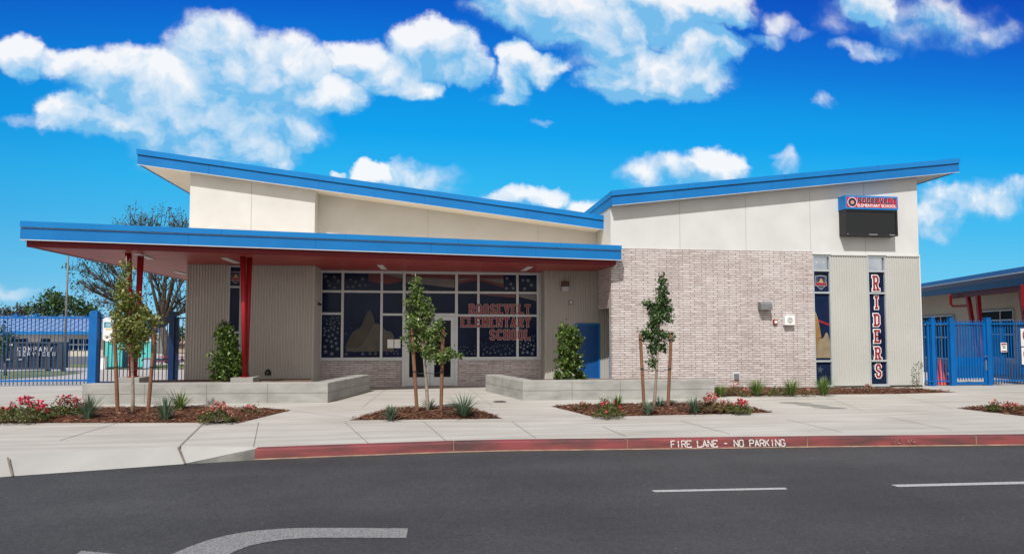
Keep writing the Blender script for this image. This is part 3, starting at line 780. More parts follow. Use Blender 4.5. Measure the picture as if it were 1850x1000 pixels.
for i in range(1, 5):
    t = i/5+.03
    P = [cpt(t, .1115, zf+.006), cpt(t+.0008, .1115, zf+.006), cpt(t+.0008, .1115, zf+.26), cpt(t, .1115, zf+.26)]; mb.prism(P, -cn*.01)
    P = [cpt(t+.05, .1465, zf+.286), cpt(t+.0508, .1465, zf+.286), cpt(t+.0508, .1465, zf+.408), cpt(t+.05, .1465, zf+.408)]; mb.prism(P, -cn*.01)
link('fascia_seam', mb, M_SEAM, canopy)
mb = MB()
mb.xy([(CL.x, CL.y+.1), (CR.x-.1, CR.y+.06), (CR.x-.1, YW-.02), (XW0-.02, YW-.02), (XW0-.02, 20.2), (CL.x, 26)], zf+.2, zf+.35)
link('canopy_roof', mb, pm('pale_roof_membrane', (.68, .60, .49), (.62, .55, .45), 1.2, .9), canopy)
# soffit lights
for (x0, y0, x1, y1) in ((405,465,428,474),(688,476,693,487),(958,481,945,488),(247,457,275,467),(316,489,338,495)):
    a = atz(x0, y0, SOF); b = atz(x1, y1, SOF); c = (a+b)/2; ang = math.atan2(b.y-a.y, b.x-a.x)
    if abs(x0-x1) < 8: a = Vector((c.x-.02, c.y-.55, 0)); b = Vector((c.x+.02, c.y+.55, 0))
    u = Vector((b.x-a.x, b.y-a.y, 0)); L_ = min(1.3, u.length); u.normalize(); c.z = 0
    A = c-u*L_/2 + Vector((0,0,SOF-.011)); B = c+u*L_/2 + Vector((0,0,SOF-.011))
    mb = MB(); mb.bar(A, B, .17, .022); f = link('soffit_light', mb, M_ALU, canopy)
    mb = MB()
    for k in (-.04, .04):
        n = Vector((-u.y, u.x, 0))*k; mb.bar(A+n+u*.03-Vector((0,0,.0145)), B+n-u*.03-Vector((0,0,.0145)), .055, .008)
    link('light_diffuser', mb, M_WHITE, f)

# left block
zt = lambda x: zl(x)+.05
mb = MB(); mb.xz([(XL, SOF+.02), (XB, SOF+.02), (XB, zt(XB)), (XL, zt(XL))], YB, YB+.2)
mb.box(XL, XL+.2, YB+.203, BK, SOF+.021, zt(XL+.2)-.002); mb.box(XB-.2, XB, YB+.203, YS+.4, SOF+.021, zt(XB)-.002)
link('stucco_wall', mb, M_STUCCO, S)
mb = MB(); xj = aty(454, 380, YB).x; mb.box(xj-.007, xj+.007, YB-.003, YB+.01, SOF+.3, zt(xj)-.06); link('stucco_joint', mb, M_JOINT, S)
wx0, wx1 = aty(411, 560, YB).x, aty(436, 560, YB).x
mb = MB(); corr(mb, XL, wx0, YB, G, SOF-.001); corr(mb, wx1, XB, YB, G, SOF-.001)
corr_side(mb, XB, YB+.11, YE-.02, G, SOF-.001, +1)
mb.box(XL, XL+.1, YB+.105, BK, G, SOF-.002)
link('ribbed_wall', mb, M_CORR, S)
mb = MB(); mb.box(XB-.02, XB+.03, YB-.03, YB+.02, G, SOF-.002); mb.box(XL-.03, XL+.02, YB-.03, YB+.02, G, SOF-.002)
link('corner_trim', mb, M_CORR, S)

def window(x0, x1, zs, Y, names=None, fw=.055, side=None, mats=None, dep=.10, head=True):
    """tall slot window: frame, transoms at zs[1:-1], one pane part per light"""
    mb = MB(); side = side or fw
    mb.box(x0, x0+side, Y-.012, Y+dep, zs[-1], zs[0]); mb.box(x1-side, x1, Y-.012, Y+dep, zs[-1], zs[0])
    for i, z in enumerate(zs):
        a, b = (z-fw, z) if i == 0 else ((z, z+fw) if i == len(zs)-1 else (z-fw*.5, z+fw*.5))
        mb.box(x0+side, x1-side, Y-.009, Y+dep-.004, a, b)
    f = link('window', mb, M_ALU2, S, bevel=.004)
    for i in range(len(zs)-1):
        mb = MB(); mb.box(x0+side-.005, x1-side+.005, Y+.05, Y+.07, zs[i+1], zs[i])
        link('pane', mb, (mats[i] if mats else M_GLASS), f)
    return f
zz = [aty(423, y, YB).z for y in (482, 518)]
w0 = window(wx0, wx1, [SOF-.01, zz[1], aty(423, 600, YB).z, G+.45, G], YB)
def stars(parent, region, Y, n, seed, rmin=.02, rmax=.05, mat=None, fade=True, reg2=None):
    """vinyl stars stuck on the glass, crowding and growing towards the sill"""
    r = random.Random(seed); x0, x1, z0, z1 = region; mb = MB(); pts = []
    for _ in range(n*14):
        if len(pts) >= n: break
        t = r.random()**1.7 if fade else r.random()
        z = z0+(z1-z0)*t; rad = rmax-(rmax-rmin)*t if fade else r.uniform(rmin, rmax); x = r.uniform(x0+rad, x1-rad)
        if z-rad < z0 or z+rad > z1: continue
        if any((x-a)**2+(z-b)**2 < ((rad+c)*1.05)**2 for a, b, c in pts): continue
        pts.append((x, z, rad)); star(mb, x, z, rad, Y, r.uniform(-.3, .3))
    return link('star_decal', mb, mat or M_STAR, parent)
def crest(parent, cx, cz, w, Y, dim=1):
    """school shield, plain: white edge, navy field with stars, red band"""
    mats = [M_WHITED, M_NAVY, M_LRED, M_STARB, pm('crest_gold', (.42, .26, .07), (.36, .22, .06), 6, .5)]
    sh = lambda s, y: [(cx+px*w*s, y, cz+pz*w*s) for px, pz in ((-.5,.5),(0,.56),(.5,.5),(.47,.0),(.42,-.3),(0,-.66),(-.42,-.3),(-.47,0))]
    mb = MB(); mb.quad(*sh(1.08, Y)); mb.k = 1; mb.quad(*sh(1, Y-.001)); mb.k = 4
    mb.quad((cx-.22*w, Y-.002, cz-.05*w), (cx+.24*w, Y-.002, cz-.05*w), (cx+.12*w, Y-.002, cz+.3*w), (cx-.06*w, Y-.002, cz+.3*w))
    mb.k = 0; mb.quad((cx-.57*w, Y-.0025, cz-.34*w), (cx+.57*w, Y-.0025, cz-.34*w), (cx+.55*w, Y-.0025, cz-.02*w), (cx-.55*w, Y-.0025, cz-.02*w))
    mb.k = 2; mb.quad((cx-.54*w, Y-.003, cz-.31*w), (cx+.54*w, Y-.003, cz-.31*w), (cx+.52*w, Y-.003, cz-.05*w), (cx-.52*w, Y-.003, cz-.05*w))
    mb.k = 3
    for sx in (-.36, .36):
        for sz in (.36, .16): star(mb, cx+sx*w, cz+sz*w, .08*w, Y-.003)
    star(mb, cx, cz-.48*w, .09*w, Y-.003)
    return link('crest_decal', mb, mats, parent)
crest(w0, (wx0+wx1)/2, aty(423, 500, YB).z, .27, YB+.046)
stars(w0, (wx0+.06, wx1-.06, G+.5, 2.0), YB+.047, 14, 3, .03, .07)

# setback upper wall above the entrance
mb = MB(); mb.xz([(XB+.002, SOF+.3), (XW0-.002, SOF+.3), (XW0-.002, zt(XW0)), (XB+.002, zt(XB))], YS, YS+.2)
link('stucco_wall', mb, M_STUCCO, S)
mb = MB()
for px in (773, 972):
    xj = aty(px, 410, YS).x; mb.box(xj-.006, xj+.006, YS-.003, YS+.01, SOF+.35, zt(xj)-.06)
link('stucco_joint', mb, M_JOINT, S)

# entrance front
def ex(px, py=560): return aty(px, py, YE).x
def ez(py, px=776): return aty(px, py, YE).z
EX0, EX1 = XB+.003, ex(977)
zsill = ez(646); ztop = SOF-.004
mb = MB(); dl, dr = ex(729.5, 640), ex(826, 640)
mb.box(EX0, dl, YE, YE+.25, G, zsill-.05); mb.box(dr, EX1+.3, YE, YE+.25, G, zsill-.05)
link('brick_wall', mb, M_BRICKE, S)
cols = [ex(p) for p in (579.5, 619, 689.5, 730, 824.5, 864, 934.5, 971.5)]
mb = MB(); fw = .075
z1 = ez(527.5); zd = ez(568)
for i, x in enumerate(cols):
    if i in (3, 4): mb.box(x-fw*.6, x+fw*.6, YE-.06, YE+.06, G, ztop)
    else: mb.box(x-fw/2, x+fw/2, YE-.06, YE+.06, zsill-.045, ztop)
def hor(i, j, z, h=.07): mb.box(cols[i]+fw*.5+(fw*.1 if i in (3,4) else 0), cols[j]-fw*.5-(fw*.1 if j in (3,4) else 0), YE-.055, YE+.055, z-h/2, z+h/2)
for i in range(7):
    hor(i, i+1, ztop-.045, .08); hor(i, i+1, z1)
    if i != 3: hor(i, i+1, zsill-.01, .07)
hor(0, 1, zd+.02); hor(2, 3, zd); hor(3, 4, zd, .09); hor(4, 5, zd-.02); hor(5, 6, zd-.02); hor(6, 7, zd-.02)
mb.box(EX0, cols[0]-fw/2, YE-.03, YE+.06, zsill-.045, ztop); mb.box(cols[7]+fw/2, EX1, YE-.03, YE+.06, zsill-.045, ztop)
mb.box(EX0, dl, YE-.075, YE-.002, zsill-.05-.03, zsill-.046); mb.box(dr, EX1, YE-.075, YE-.002, zsill-.08, zsill-.046)
store = link('window', mb, M_ALU, S, bevel=.004)
for i in range(7):
    mb = MB()
    mb.box(cols[i]+.01, cols[i+1]-.01, YE-.004, YE+.012, (zd if i == 3 else zsill)-.0, ztop-.02)
    link('pane', mb, M_GLASS, store)
YP = YE-.0075
# flag artwork on the film: stars at both lower corners and upper corners, red and white ribbon along the head
stars(store, (cols[0]+.05, cols[1]-.05, zsill+.04, zd-.05), YP, 40, 11, .025, .085, M_STARB)
stars(store, (cols[1]+.05, cols[2]-.05, zsill+.04, zd-.35), YP, 38, 12, .03, .075)
stars(store, (cols[2]+.05, cols[3]-.06, zsill+.04, zsill+.45), YP, 14, 13, .02, .05)
stars(store, (cols[4]+.06, cols[5]-.05, zsill+.04, zsill+.45), YP, 14, 14, .02, .05)
stars(store, (cols[5]+.05, cols[6]-.05, zsill+.04, zsill+.50), YP, 30, 15, .02, .06)
stars(store, (cols[6]+.05, cols[7]-.05, zsill+.04, zsill+.75), YP, 26, 16, .022, .075, M_STARB)
stars(store, (cols[0]+.05, cols[1]-.05, z1+.06, ztop-.1), YP, 9, 17, .05, .085, M_STAR, False)
stars(store, (cols[1]+.05, cols[1]+.75, z1+.06, ztop-.1), YP, 7, 18, .05, .085, M_STAR, False)
stars(store, (cols[6]+.06, cols[7]-.05, z1+.06, ztop-.1), YP, 6, 19, .06, .09, M_STARB, False)
stars(store, (cols[6]-.42, cols[6]-.06, z1+.06, ztop-.1), YP, 5, 20, .06, .09, M_STARB, False)
M_RIBR = pm('faded_red_stripe', (.14, .022, .03), (.08, .018, .026), 1.6, .35)
M_RIBW = pm('faded_white_stripe', (.17, .155, .15), (.10, .095, .10), 1.8, .35)
def ribbon(xa, xb, top, bot, m, k):
    mb = MB(); n = 16
    for i in range(n):
        P = []
        for t in (i/n, (i+1)/n):
            P.append((xa+(xb-xa)*t, top(t), bot(t)))
        (x0, t0, b0), (x1, t1, b1) = P
        mb.quad((x0, YP+.002-k*.0012, b0), (x1, YP+.002-k*.0012, b1), (x1, YP+.002-k*.0012, t1), (x0, YP+.002-k*.0012, t0))
    link('stripe_decal', mb, m, store)
hh = ztop-.1-z1
ribbon(cols[1]+.78, cols[3]-.06, lambda t: ztop-.09, lambda t: z1+hh*(.62-.18*sin(t*3.1)), M_RIBR, 0)
ribbon(cols[2]+.05, cols[3]-.06, lambda t: ztop-.09, lambda t: ztop-.09-hh*.22*(t+.1), M_RIBW, 1)
ribbon(cols[3]+.06, cols[4]-.06, lambda t: ztop-.09, lambda t: z1+hh*(.55-.3*t), M_RIBW, 0)
ribbon(cols[3]+.06, cols[4]-.06, lambda t: ztop-.09-hh*.05*t, lambda t: ztop-.09-hh*(.16+.12*t), M_RIBR, 1)
ribbon(cols[4]+.06, cols[6]-.45, lambda t: ztop-.09, lambda t: z1+hh*(.45+.2*sin(t*4)), M_RIBR, 0)
ribbon(cols[4]+.06, cols[6]-.45, lambda t: ztop-.09-hh*.22, lambda t: z1+hh*(.62+.15*sin(t*4)), M_RIBW, 1)
ribbon(cols[5]+.05, cols[6]-.05, lambda t: z1-.05, lambda t: z1-.06-.10*t, M_RIBR, 0)
ribbon(cols[6]+.05, cols[7]-.05, lambda t: z1-.05, lambda t: z1-.12-.14*t, M_RIBW, 0)
# plain stand-in for the window artwork: rolling tan hills with a pale edge
def hills(parent, x0, x1, z0, z1, Y, layers, edge):
    for k, (f, m) in enumerate(layers):
        for g, mm, dy in ((.022, edge, 0), (0, m, .0011)):
            mb = MB(); n = 22
            for i in range(n):
                a, b = i/n, (i+1)/n; xa = x0+(x1-x0)*a; xb = x0+(x1-x0)*b
                ha = z0+(z1-z0)*f(a)+g; hb = z0+(z1-z0)*f(b)+g
                if ha-z0 < .01+g and hb-z0 < .01+g: continue
                y = Y-.0024*k-dy; mb.quad((xa, y, z0), (xb, y, z0), (xb, y, hb), (xa, y, ha))
            if mb.f: link('mural_decal', mb, mm, parent)
bump_ = lambda c, w, h: (lambda t: max(0, h*(1-((t-c)/w)**2)) )
M_HIL1 = pm('mural_brown', (.040, .030, .022), (.060, .044, .030), 2.5, .4); M_HIL2 = pm('mural_tan', (.085, .069, .050), (.052, .042, .032), 2.0, .4); M_HILE = pm('mural_edge', (.085, .10, .12), (.06, .07, .09), 3, .4)
fa = lambda t: .80*math.exp(-((t-.50)/.20)**2)+.34*math.exp(-((t-.16)/.16)**2)
fb_ = lambda t: .50*math.exp(-((t-.66)/.22)**2)+.22*math.exp(-((t-.95)/.12)**2)+.05
hills(store, ex(626,600), ex(689.5-2.5,600), ez(634), ez(545), YP-.001, [(lambda t: fa(t*.74), M_HIL1), (lambda t: fb_(t*.74), M_HIL2)], M_HILE)
hills(store, ex(689.5+2.5,600), ex(712,600), ez(634), ez(545), YP-.001, [(lambda t: fb_(.77+t*.23), M_HIL2)], M_HILE)
# lettering: ROOSEVELT / ELEMENTARY / SCHOOL
def outlined(parent, text, x0, x1, z0, z1, sw, Y, mf=M_LREDS, mo=M_WHITED, grow=.024, serif=.010, gapf=.9, clip=None):
    n = len(text); w = (x1-x0)/(n+(n-1)*gapf); g = w*gapf
    mb = MB(); word(mb, text, x0, z0, w, z1-z0, sw, Y, g, grow=grow, serif=serif); link('lettering_outline', mb, mo, parent)
    mb = MB(); word(mb, text, x0, z0, w, z1-z0, sw, Y-.009, g, serif=serif); link('lettering', mb, mf, parent)
YT = YE-.075
def lz(y): return ez(y, 900)
outlined(store, 'ROOSEVELT', ex(849,560), ex(956,560), lz(566), lz(551), .052, YT)
outlined(store, 'ELEMENTARY', ex(834,580), ex(956,580), lz(589), lz(574), .052, YT)
outlined(store, 'SCHOOL', ex(886,603), ex(956,603), lz(612), lz(596.5), .052, YT)
for px in (705.5, 718):
    mb = MB(); x = ex(px, 620); mb.box(x-.095, x+.095, YP-.014, YP-.0125, ez(628), ez(612.5)); link('paper_notice', mb, M_WHITE, store)
    
# double doors
zdh = zd-.05
xm = (cols[3]+cols[4])/2; gx0, gx1 = cols[3]+fw*.62, cols[4]-fw*.62
for x0, x1, sgn in ((gx0, xm-.004, 1), (xm+.004, gx1, -1)):
    mb = MB(); st = .125
    mb.box(x0, x0+st, YE-.03, YE+.02, G+.01, zdh); mb.box(x1-st, x1, YE-.03, YE+.02, G+.01, zdh)
    mb.box(x0+st, x1-st, YE-.028, YE+.018, zdh-.13, zdh-.001); mb.box(x0+st, x1-st, YE-.028, YE+.018, G+.011, G+.28)
    d = link('door', mb, M_ALU, S, bevel=.003)
    mb = MB(); mb.box(x0+st-.005, x1-st+.005, YE-.006, YE+.008, G+.27, zdh-.12); link('door_glass', mb, M_GLASSD, d)
    hx = (xm-.07 if sgn > 0 else xm+.07)
    mb = MB(); mb.tube([(hx, YE-.03, G+.95), (hx, YE-.085, G+.95), (hx, YE-.085, G+1.22), (hx, YE-.03, G+1.22)], .012, 6); link('handle', mb, M_GREY, d)
mb = MB(); mb.box(gx0-.02, gx1+.02, YE-.10, YE+.1, G, G+.009); link('threshold', mb, M_GREY, S)

# ribbed recess with the service door, right of the entrance
RX0 = EX1+.004
bx0, bx1 = aty(1039, 630, YC).x, aty(1083.5, 630, YC).x
zb = aty(1060, 584, YC).z
mb = MB(); corr(mb, RX0, bx0, YC, G, SOF-.001); corr(mb, bx1, XW0+1.6, YC, G, 2.75 if False else SOF-.001); 
corr(mb, bx0+.001, bx1-.001, YC, zb+.012, SOF-.002)
mb.box(RX0, RX0+.1, YC+.11, YE-.001, G, SOF-.003)
link('ribbed_wall', mb, M_CORR, S)
mb = MB(); mb.box(bx0, bx0+.05, YC-.03, YC+.08, G, zb); mb.box(bx1-.05, bx1, YC-.03, YC+.08, G, zb); mb.box(bx0+.05, bx1-.05, YC-.028, YC+.078, zb-.05, zb-.001)
fr = link('door_frame', mb, M_BLUE, S)
mb = MB(); mb.box(bx0+.052, bx1-.052, YC+.0, YC+.05, G+.015, zb-.052); d = link('door', mb, pm('deep_blue_door', (.004, .062, .24), (.005, .075, .27), 2, .4), S)
mb = MB(); mb.tube([(bx0+.12, YC, G+1.0), (bx0+.12, YC-.06, G+1.0), (bx0+.24, YC-.06, G+1.0)], .012, 6); link('handle', mb, M_ALU, d)
mb = MB(); mb.box(bx0+.055, bx1-.055, YC-.003, YC-.0005, G+.02, G+.24); link('kick_plate', mb, M_ALU, d)
sx = aty(1099.5, 640, YC).x
mb = MB(); mb.box(sx, sx+.95, YC-.05, YC-.024, G+.01, zb); d = link('door', mb, M_BLUE, S)

# right wing
wy = YW
def wx(px, py=580): return aty(px, py, wy).x
def wz(px, py): return aty(px, py, wy).z
zbr = wz(1300, 451.5); XB1 = wx(1469.6)
ALC = 2.55                                   # soffit of the alcove behind the corner
mb = MB(); mb.box(XW0, XB1, wy-.025, wy+.22, G+.03, zbr)
mb.box(XW0, XW0+.22, wy+.222, YC-.03, ALC, zbr-.002)
link('brick_wall', mb, M_BRICK, S)
mb = MB(); mb.box(XW0+.222, XW0+1.4, wy+.225, YC-.03, ALC, ALC+.1); mb.box(XW0+1.4, XW0+1.6, wy+.225, YC-.002, G, ALC); link('alcove_lining', mb, M_CORR, S)
ztr = lambda x: zr(x)+.05
ztopw = wz(1560, 461)
mb = MB(); mb.xz([(XW0, zbr+.001), (XB1, zbr+.001), (XB1, ztopw), (XW1, ztopw), (XW1, ztr(XW1)), (XW0, ztr(XW0))], wy, wy+.2)
mb.xz([(XW0, zbr+.002), (XW0+.2, zbr+.002), (XW0+.2, ztr(XW0+.2)-.002), (XW0, ztr(XW0)-.002)], wy+.202, BK)
mb.xz([(XW1-.2, G), (XW1, G), (XW1, ztr(XW1)-.002), (XW1-.2, ztr(XW1-.2)-.002)], wy+.202, BK)
link('stucco_wall', mb, M_STUCW, S)
mb = MB()
for px, py in ((1228,400),(1347,400),(1463.5,400),(1562,400)):
    xj = wx(px, py); z0_ = zbr+.0 if px < 1465 else ztopw
    mb.box(xj-.006, xj+.006, wy-.003, wy+.01, z0_+.01, ztr(xj)-.07)
link('stucco_joint', mb, M_JOINT, S)
mb = MB()
xj = wx(1228, 570); mb.box(xj-.006, xj+.006, wy-.0275, wy, G+.05, zbr-.01); xj = wx(1347, 570); mb.box(xj-.006, xj+.006, wy-.0275, wy, G+.05, zbr-.01)
link('brick_joint', mb, pm('brick_joint', (.42, .36, .34), (.36, .31, .29), 8, .9), S)
# slot windows and ribbed panels
v0, v1, v2, v3, v4 = XB1+.002, wx(1503), wx(1569), wx(1603), XW1-.03
zsl = [wz(1560, y) for y in (461.5, 489.5, 529, 651.5)] + [wz(1560, 697)]
wA = window(v0, v1, zsl, wy, mats=[M_MIRROR, M_GLASS, M_GLASS, M_GLASS], side=.05)
wB = window(v2, v3, zsl, wy, mats=[M_MIRROR, M_GLASS, M_GLASS, M_GLASS], side=.05)
mb = MB()
for x0, x1 in ((v0, v1), (v2, v3)): mb.box(x0-.002, x1+.002, wy-.05, wy+.1, G+.03, zsl[-1]-.001)
link('window_sill', mb, M_ALU2, S)
mb = MB(); corr(mb, v1+.004, v2-.004, wy+.0, G+.06, ztopw-.004); corr(mb, v3+.004, v4, wy, G+.06, ztopw-.004)
link('ribbed_wall', mb, M_CORRL, S)
mb = MB(); mb.box(v1+.002, v2-.002, wy-.045, wy-.002, ztopw-.02, ztopw+.035); mb.box(v3+.002, XW1, wy-.045, wy-.002, ztopw-.02, ztopw+.035)
mb.box(v0, v1+.001, wy-.04, wy-.002, ztopw+.0, ztopw+.03); mb.box(v2-.001, v3+.001, wy-.04, wy-.002, ztopw, ztopw+.03)
mb.box(XW1-.03, XW1+.012, wy-.03, wy+.2, G+.03, ztopw-.022)
link('wall_flashing', mb, M_STUCW, S)
mb = MB(); mb.box(XW0+.01, XW1, wy+.01, wy+.19, G-.03, G+.058); link('plinth', mb, M_GAP, S)
crest(wA, (v0+v1)/2, wz(1486, 509), .34, wy+.046)
stars(wA, (v0+.06, v1-.06, zsl[4]+.07, zsl[3]-.05), wy+.046, 3, 31, .12, .15, M_STAR, False)
stars(wA, (v0+.06, v1-.06, zsl[3]+.06, zsl[3]+.5), wy+.046, 3, 32, .05, .09, M_STAR, False)
stars(wA, (v0+.06, v1-.06, zsl[1]+.05, zsl[0]-.06), wy+.046, 2, 33, .06, .09, M_WHITED, False)
stars(wB, (v2+.06, v3-.06, zsl[4]+.07, zsl[3]-.05), wy+.046, 3, 34, .10, .14, M_STAR, False)
stars(wB, (v2+.06, v3-.06, zsl[3]+.06, zsl[3]+.6), wy+.046, 3, 35, .06, .10, M_STAR, False)
rows = [(499, 523), (536, 556), (568, 587), (597, 617), (628, 648), (659, 680)]
mb = MB(); mo = MB()
for ch, (a, b) in zip('RIDERS', rows):
    zz0, zz1 = wz(1585, b), wz(1585, a); w = .125; c = (v2+v3)/2+.0
    letter(mo, ch, c-w/2, zz0, w, zz1-zz0, .062+.055, wy+.046, .028); letter(mb, ch, c-w/2, zz0, w, zz1-zz0, .062, wy+.037, .026)
link('lettering_outline', mo, M_WHITE, wB); link('lettering', mb, M_LRED, wB)
M_SG = pm('mural_gold', (.30, .17, .05), (.24, .13, .04), 5, .4); M_ST = pm('mural_sand', (.27, .215, .13), (.20, .155, .10), 4, .4)
hills(wA, v0+.055, v1-.09, wz(1486, 646), wz(1486, 563), wy+.0455, [(lambda t: max(0, 1-(t/.62)**2), M_SG)], M_WHITED)
hills(wA, v0+.055, v1-.055, wz(1486, 646), wz(1486, 563), wy+.041, [(lambda t: .62*max(0, 1-((t-.62)/.62)**2)*(.85+.15*sin(t*9)), M_ST)], M_NAVY)
mb = MB()                                    # swept stripe in the left slot
z_ = zsl[2]-.85
mb.quad((v0+.05, wy+.046, z_-.0), (v1-.05, wy+.046, z_-.16), (v1-.05, wy+.046, z_-.10), (v0+.05, wy+.046, z_+.08))
link('stripe_decal', mb, M_LRED, wA)

# back and inner masses
mb = MB(); mb.box(XL+.3, XW1-.2, BK, BK+.3, G, 4.6); mb.box(XL+.25, EX1, YE+.3, YE+.5, G, SOF); mb.box(XB+.1, XW0, YS+.3, YS+.5, 3.9, 4.7)
mb.box(v0-.3, XW1-.22, wy+.3, wy+.4, G, 5)
link('inner_wall', mb, M_GAP, S)

# V columns on their pedestals
for (tx0, tx1, ty, bx0_, bx1_, Yc) in ((232, 247.5, 449, 237, 239.5, 16.75), (439, 446.5, 461, 441.5, 442, 17.05)):
    t0 = aty(tx0, ty, Yc); t1 = aty(tx1, ty, Yc); b0 = aty(bx0_, 680, Yc); b1 = aty(bx1_, 680, Yc)
    mb = MB(); mb.tube([b0, Vector((t0.x, t0.y-.0, SOF+.0))], [.046, .074], 14); mb.tube([b1+Vector((0,.13,0)), Vector((t1.x, t1.y+.22, SOF))], [.046, .074], 14)
    mb.box(min(b0.x, b1.x)-.055, max(b0.x, b1.x)+.055, Yc-.1, Yc+.24, b0.z-.012, b0.z+.012)
    c = link('column', mb, M_REDL, S, smooth=False)
    for p in c.data.polygons: p.use_smooth = len(p.vertices) == 4 and p.area > .01 and abs(p.normal.z) < .5
    mb = MB(); cx = (b0.x+b1.x)/2; mb.box(cx-.27, cx+.27, Yc-.24, Yc+.40, .15, b0.z-.013); link('pedestal', mb, M_CONCW, c)

# ------------------------------------------------------------------ low planter walls
M_SOIL = pm('planter_soil', (.11, .065, .042), (.17, .105, .07), 9, .95, .6, 20)
def planter_wall(pts, th, label, right_open, joints, studs):
    P = [atz(x, y, .15) for x, y in pts]; H = .475
    o = thing('planter_wall', label, 'low wall', (P[1].x, P[1].y, .15), 'concrete block planter walls')
    inner = []
    for i, p in enumerate(P):
        ds = []
        if i > 0: ds.append((p-P[i-1]).normalized())
        if i < len(P)-1: ds.append((P[i+1]-p).normalized())
        ns = [Vector((-d.y, d.x, 0)) for d in ds]
        n = sum(ns, Vector()).normalized(); k = 1/max(.35, n.dot(ns[0])); inner.append(p+n*th*k)
    poly = [(p.x, p.y) for p in P] + [(p.x, p.y) for p in reversed(inner)]
    mb = MB(); mb.xy(poly, .10, .15+H)
    link('block_course', mb, M_CONCW, o, bevel=.012)
    mb = MB()
    for a, b in zip(P, P[1:]):
        d = (b-a); L = d.length; d.normalize(); n = Vector((d.y, -d.x, 0)) * (1 if True else -1)
        q = lambda t, z: a+d*t+n*.0015+Vector((0,0,z-.15))
        mb.prism([q(.02,.382), q(L-.02,.382), q(L-.02,.394), q(.02,.394)], -n*.01)
        k = max(1, round(L/joints)) 
        for j in range(1, k):
            t = L*j/k
            mb.prism([q(t-.005,.15), q(t+.005,.15), q(t+.005,.14+H), q(t-.005,.14+H)], -n*.01)
    link('mortar_joint', mb, M_JOINT if False else pm('wall_joint', (.13, .12, .105), (.17, .16, .14), 8, .95), o)
    if studs:
        mb = MB()
        a, b = studs; a, b = P[a], P[b]; d = (b-a); L = d.length; d.normalize(); n = Vector((-d.y, d.x, 0))
        for j in range(9):
            c = a+d*L*(j+.5)/9+n*.03+Vector((0,0,H)); mb.box(c.x-.03, c.x+.03, c.y-.02, c.y+.02, .15+H-.002, .15+H+.014)
        link('skate_stop', mb, M_CONCW, o)
    return o, inner
wl_, in_l = planter_wall([(147,730.5),(592,727),(668,706.5)], .42, 'long low grey block wall left of the entrance, in front of the ribbed wall', 0, 1.42, (1, 2))
wr_, in_r = planter_wall([(877,706),(945,723),(1291,719)], .42, 'low grey block wall right of the entrance, in front of the blue service door', 1, 1.25, (0, 1))
mb = MB(); mb.xy([(in_l[0].x+.0, in_l[0].y+.01), (in_l[1].x, in_l[1].y+.01), (XB-.05, YB-.06), (in_l[0].x+.3, YB-.06)], .155, .50)
struct('planter_soil', mb, M_SOIL)
mb = MB(); mb.xy([(in_r[1].x+.02, in_r[1].y+.01), (in_r[2].x, in_r[2].y+.01), (in_r[2].x-.02, YW-.05), (in_r[1].x+.6, YW-.05)], .155, .50)
struct('planter_soil', mb, M_SOIL)

# ------------------------------------------------------------------ electronic sign
def Xs(px, py=380, Y=None): return aty(px, py, Y).x
YS0 = YW-.30
sx0, sx1 = aty(1527, 400, YS0).x, aty(1621, 400, YS0).x
sz0, szm, sz1 = aty(1574, 425.5, YS0).z, aty(1574, 379, YS0).z, aty(1574, 354.5, YS0).z
sg = thing('electronic_sign', 'black electronic message board with red and blue name panel high on the white wall', 'sign', (sx0, YS0, sz0))
mb = MB(); mb.box(sx0, sx1, YS0+.02, YW-.004, sz0, szm-.004)
for a, b, c, d in ((sx0, sx1, sz0, sz0+.06), (sx0, sx1, szm-.05, szm-.006), (sx0, sx0+.05, sz0+.061, szm-.051), (sx1-.05, sx1, sz0+.061, szm-.051)): mb.box(a, b, YS0-.02, YS0+.018, c, d)
link('cabinet', mb, M_BLACK, sg)
mb = MB(); mb.box(sx0+.052, sx1-.052, YS0+.002, YS0+.016, sz0+.062, szm-.052); link('screen', mb, pm('led_screen', (.008, .009, .011), (.012, .013, .015), 30, .55), sg)
mb = MB(); mb.box(sx0-.02, sx1+.006, YS0-.045, YW-.006, szm, sz1); hd_ = link('name_panel', mb, M_BLUED, sg, bevel=.006)
hx0, hx1, hz0, hz1 = sx0+.03, sx1-.04, szm+.055, sz1-.05; YH = YS0-.048
mb = MB(); mb.quad((hx0, YH, hz0), (hx1, YH, hz0), (hx1, YH, hz1), (hx0, YH, hz1)); link('red_field', mb, pm('sign_red', (.50, .012, .045), (.46, .012, .04), 3, .35), hd_)
mb = MB(); cx = hx0+.185; cz = (hz0+hz1)/2
def disc(r, k, z=0): mb.quad(*[(cx+r*cos(2*pi*i/28), YH-.002-.001*k, cz+z+r*sin(2*pi*i/28)) for i in range(28)])
disc(.155, 0); mb.k = 1; disc(.138, 1); mb.k = 2; disc(.118, 2); mb.k = 3; mb.quad(*[(cx+.062*cos(2*pi*i/20), YH-.0055, cz-.005+.058*sin(2*pi*i/20)) for i in range(20)])
link('emblem', mb, [M_WHITE, M_LRED, M_NAVY, pm('emblem_tan', (.50, .30, .17), (.44, .25, .14), 9, .5)], hd_)
t0, t1 = hx0+.375, hx1-.05; n = 9; w = (t1-t0)/(n+(n-1)*.6); gp = w*.6; zA = hz0+.150; zB = hz1-.022
mb = MB(); word(mb, 'ROOSEVELT', t0, zA, w, zB-zA, .030, YH-.003, gp, grow=.010, serif=0); link('lettering_outline', mb, M_WHITE, hd_)
mb = MB(); word(mb, 'ROOSEVELT', t0, zA, w, zB-zA, .030, YH-.011, gp, serif=0); link('lettering', mb, M_NAVY, hd_)
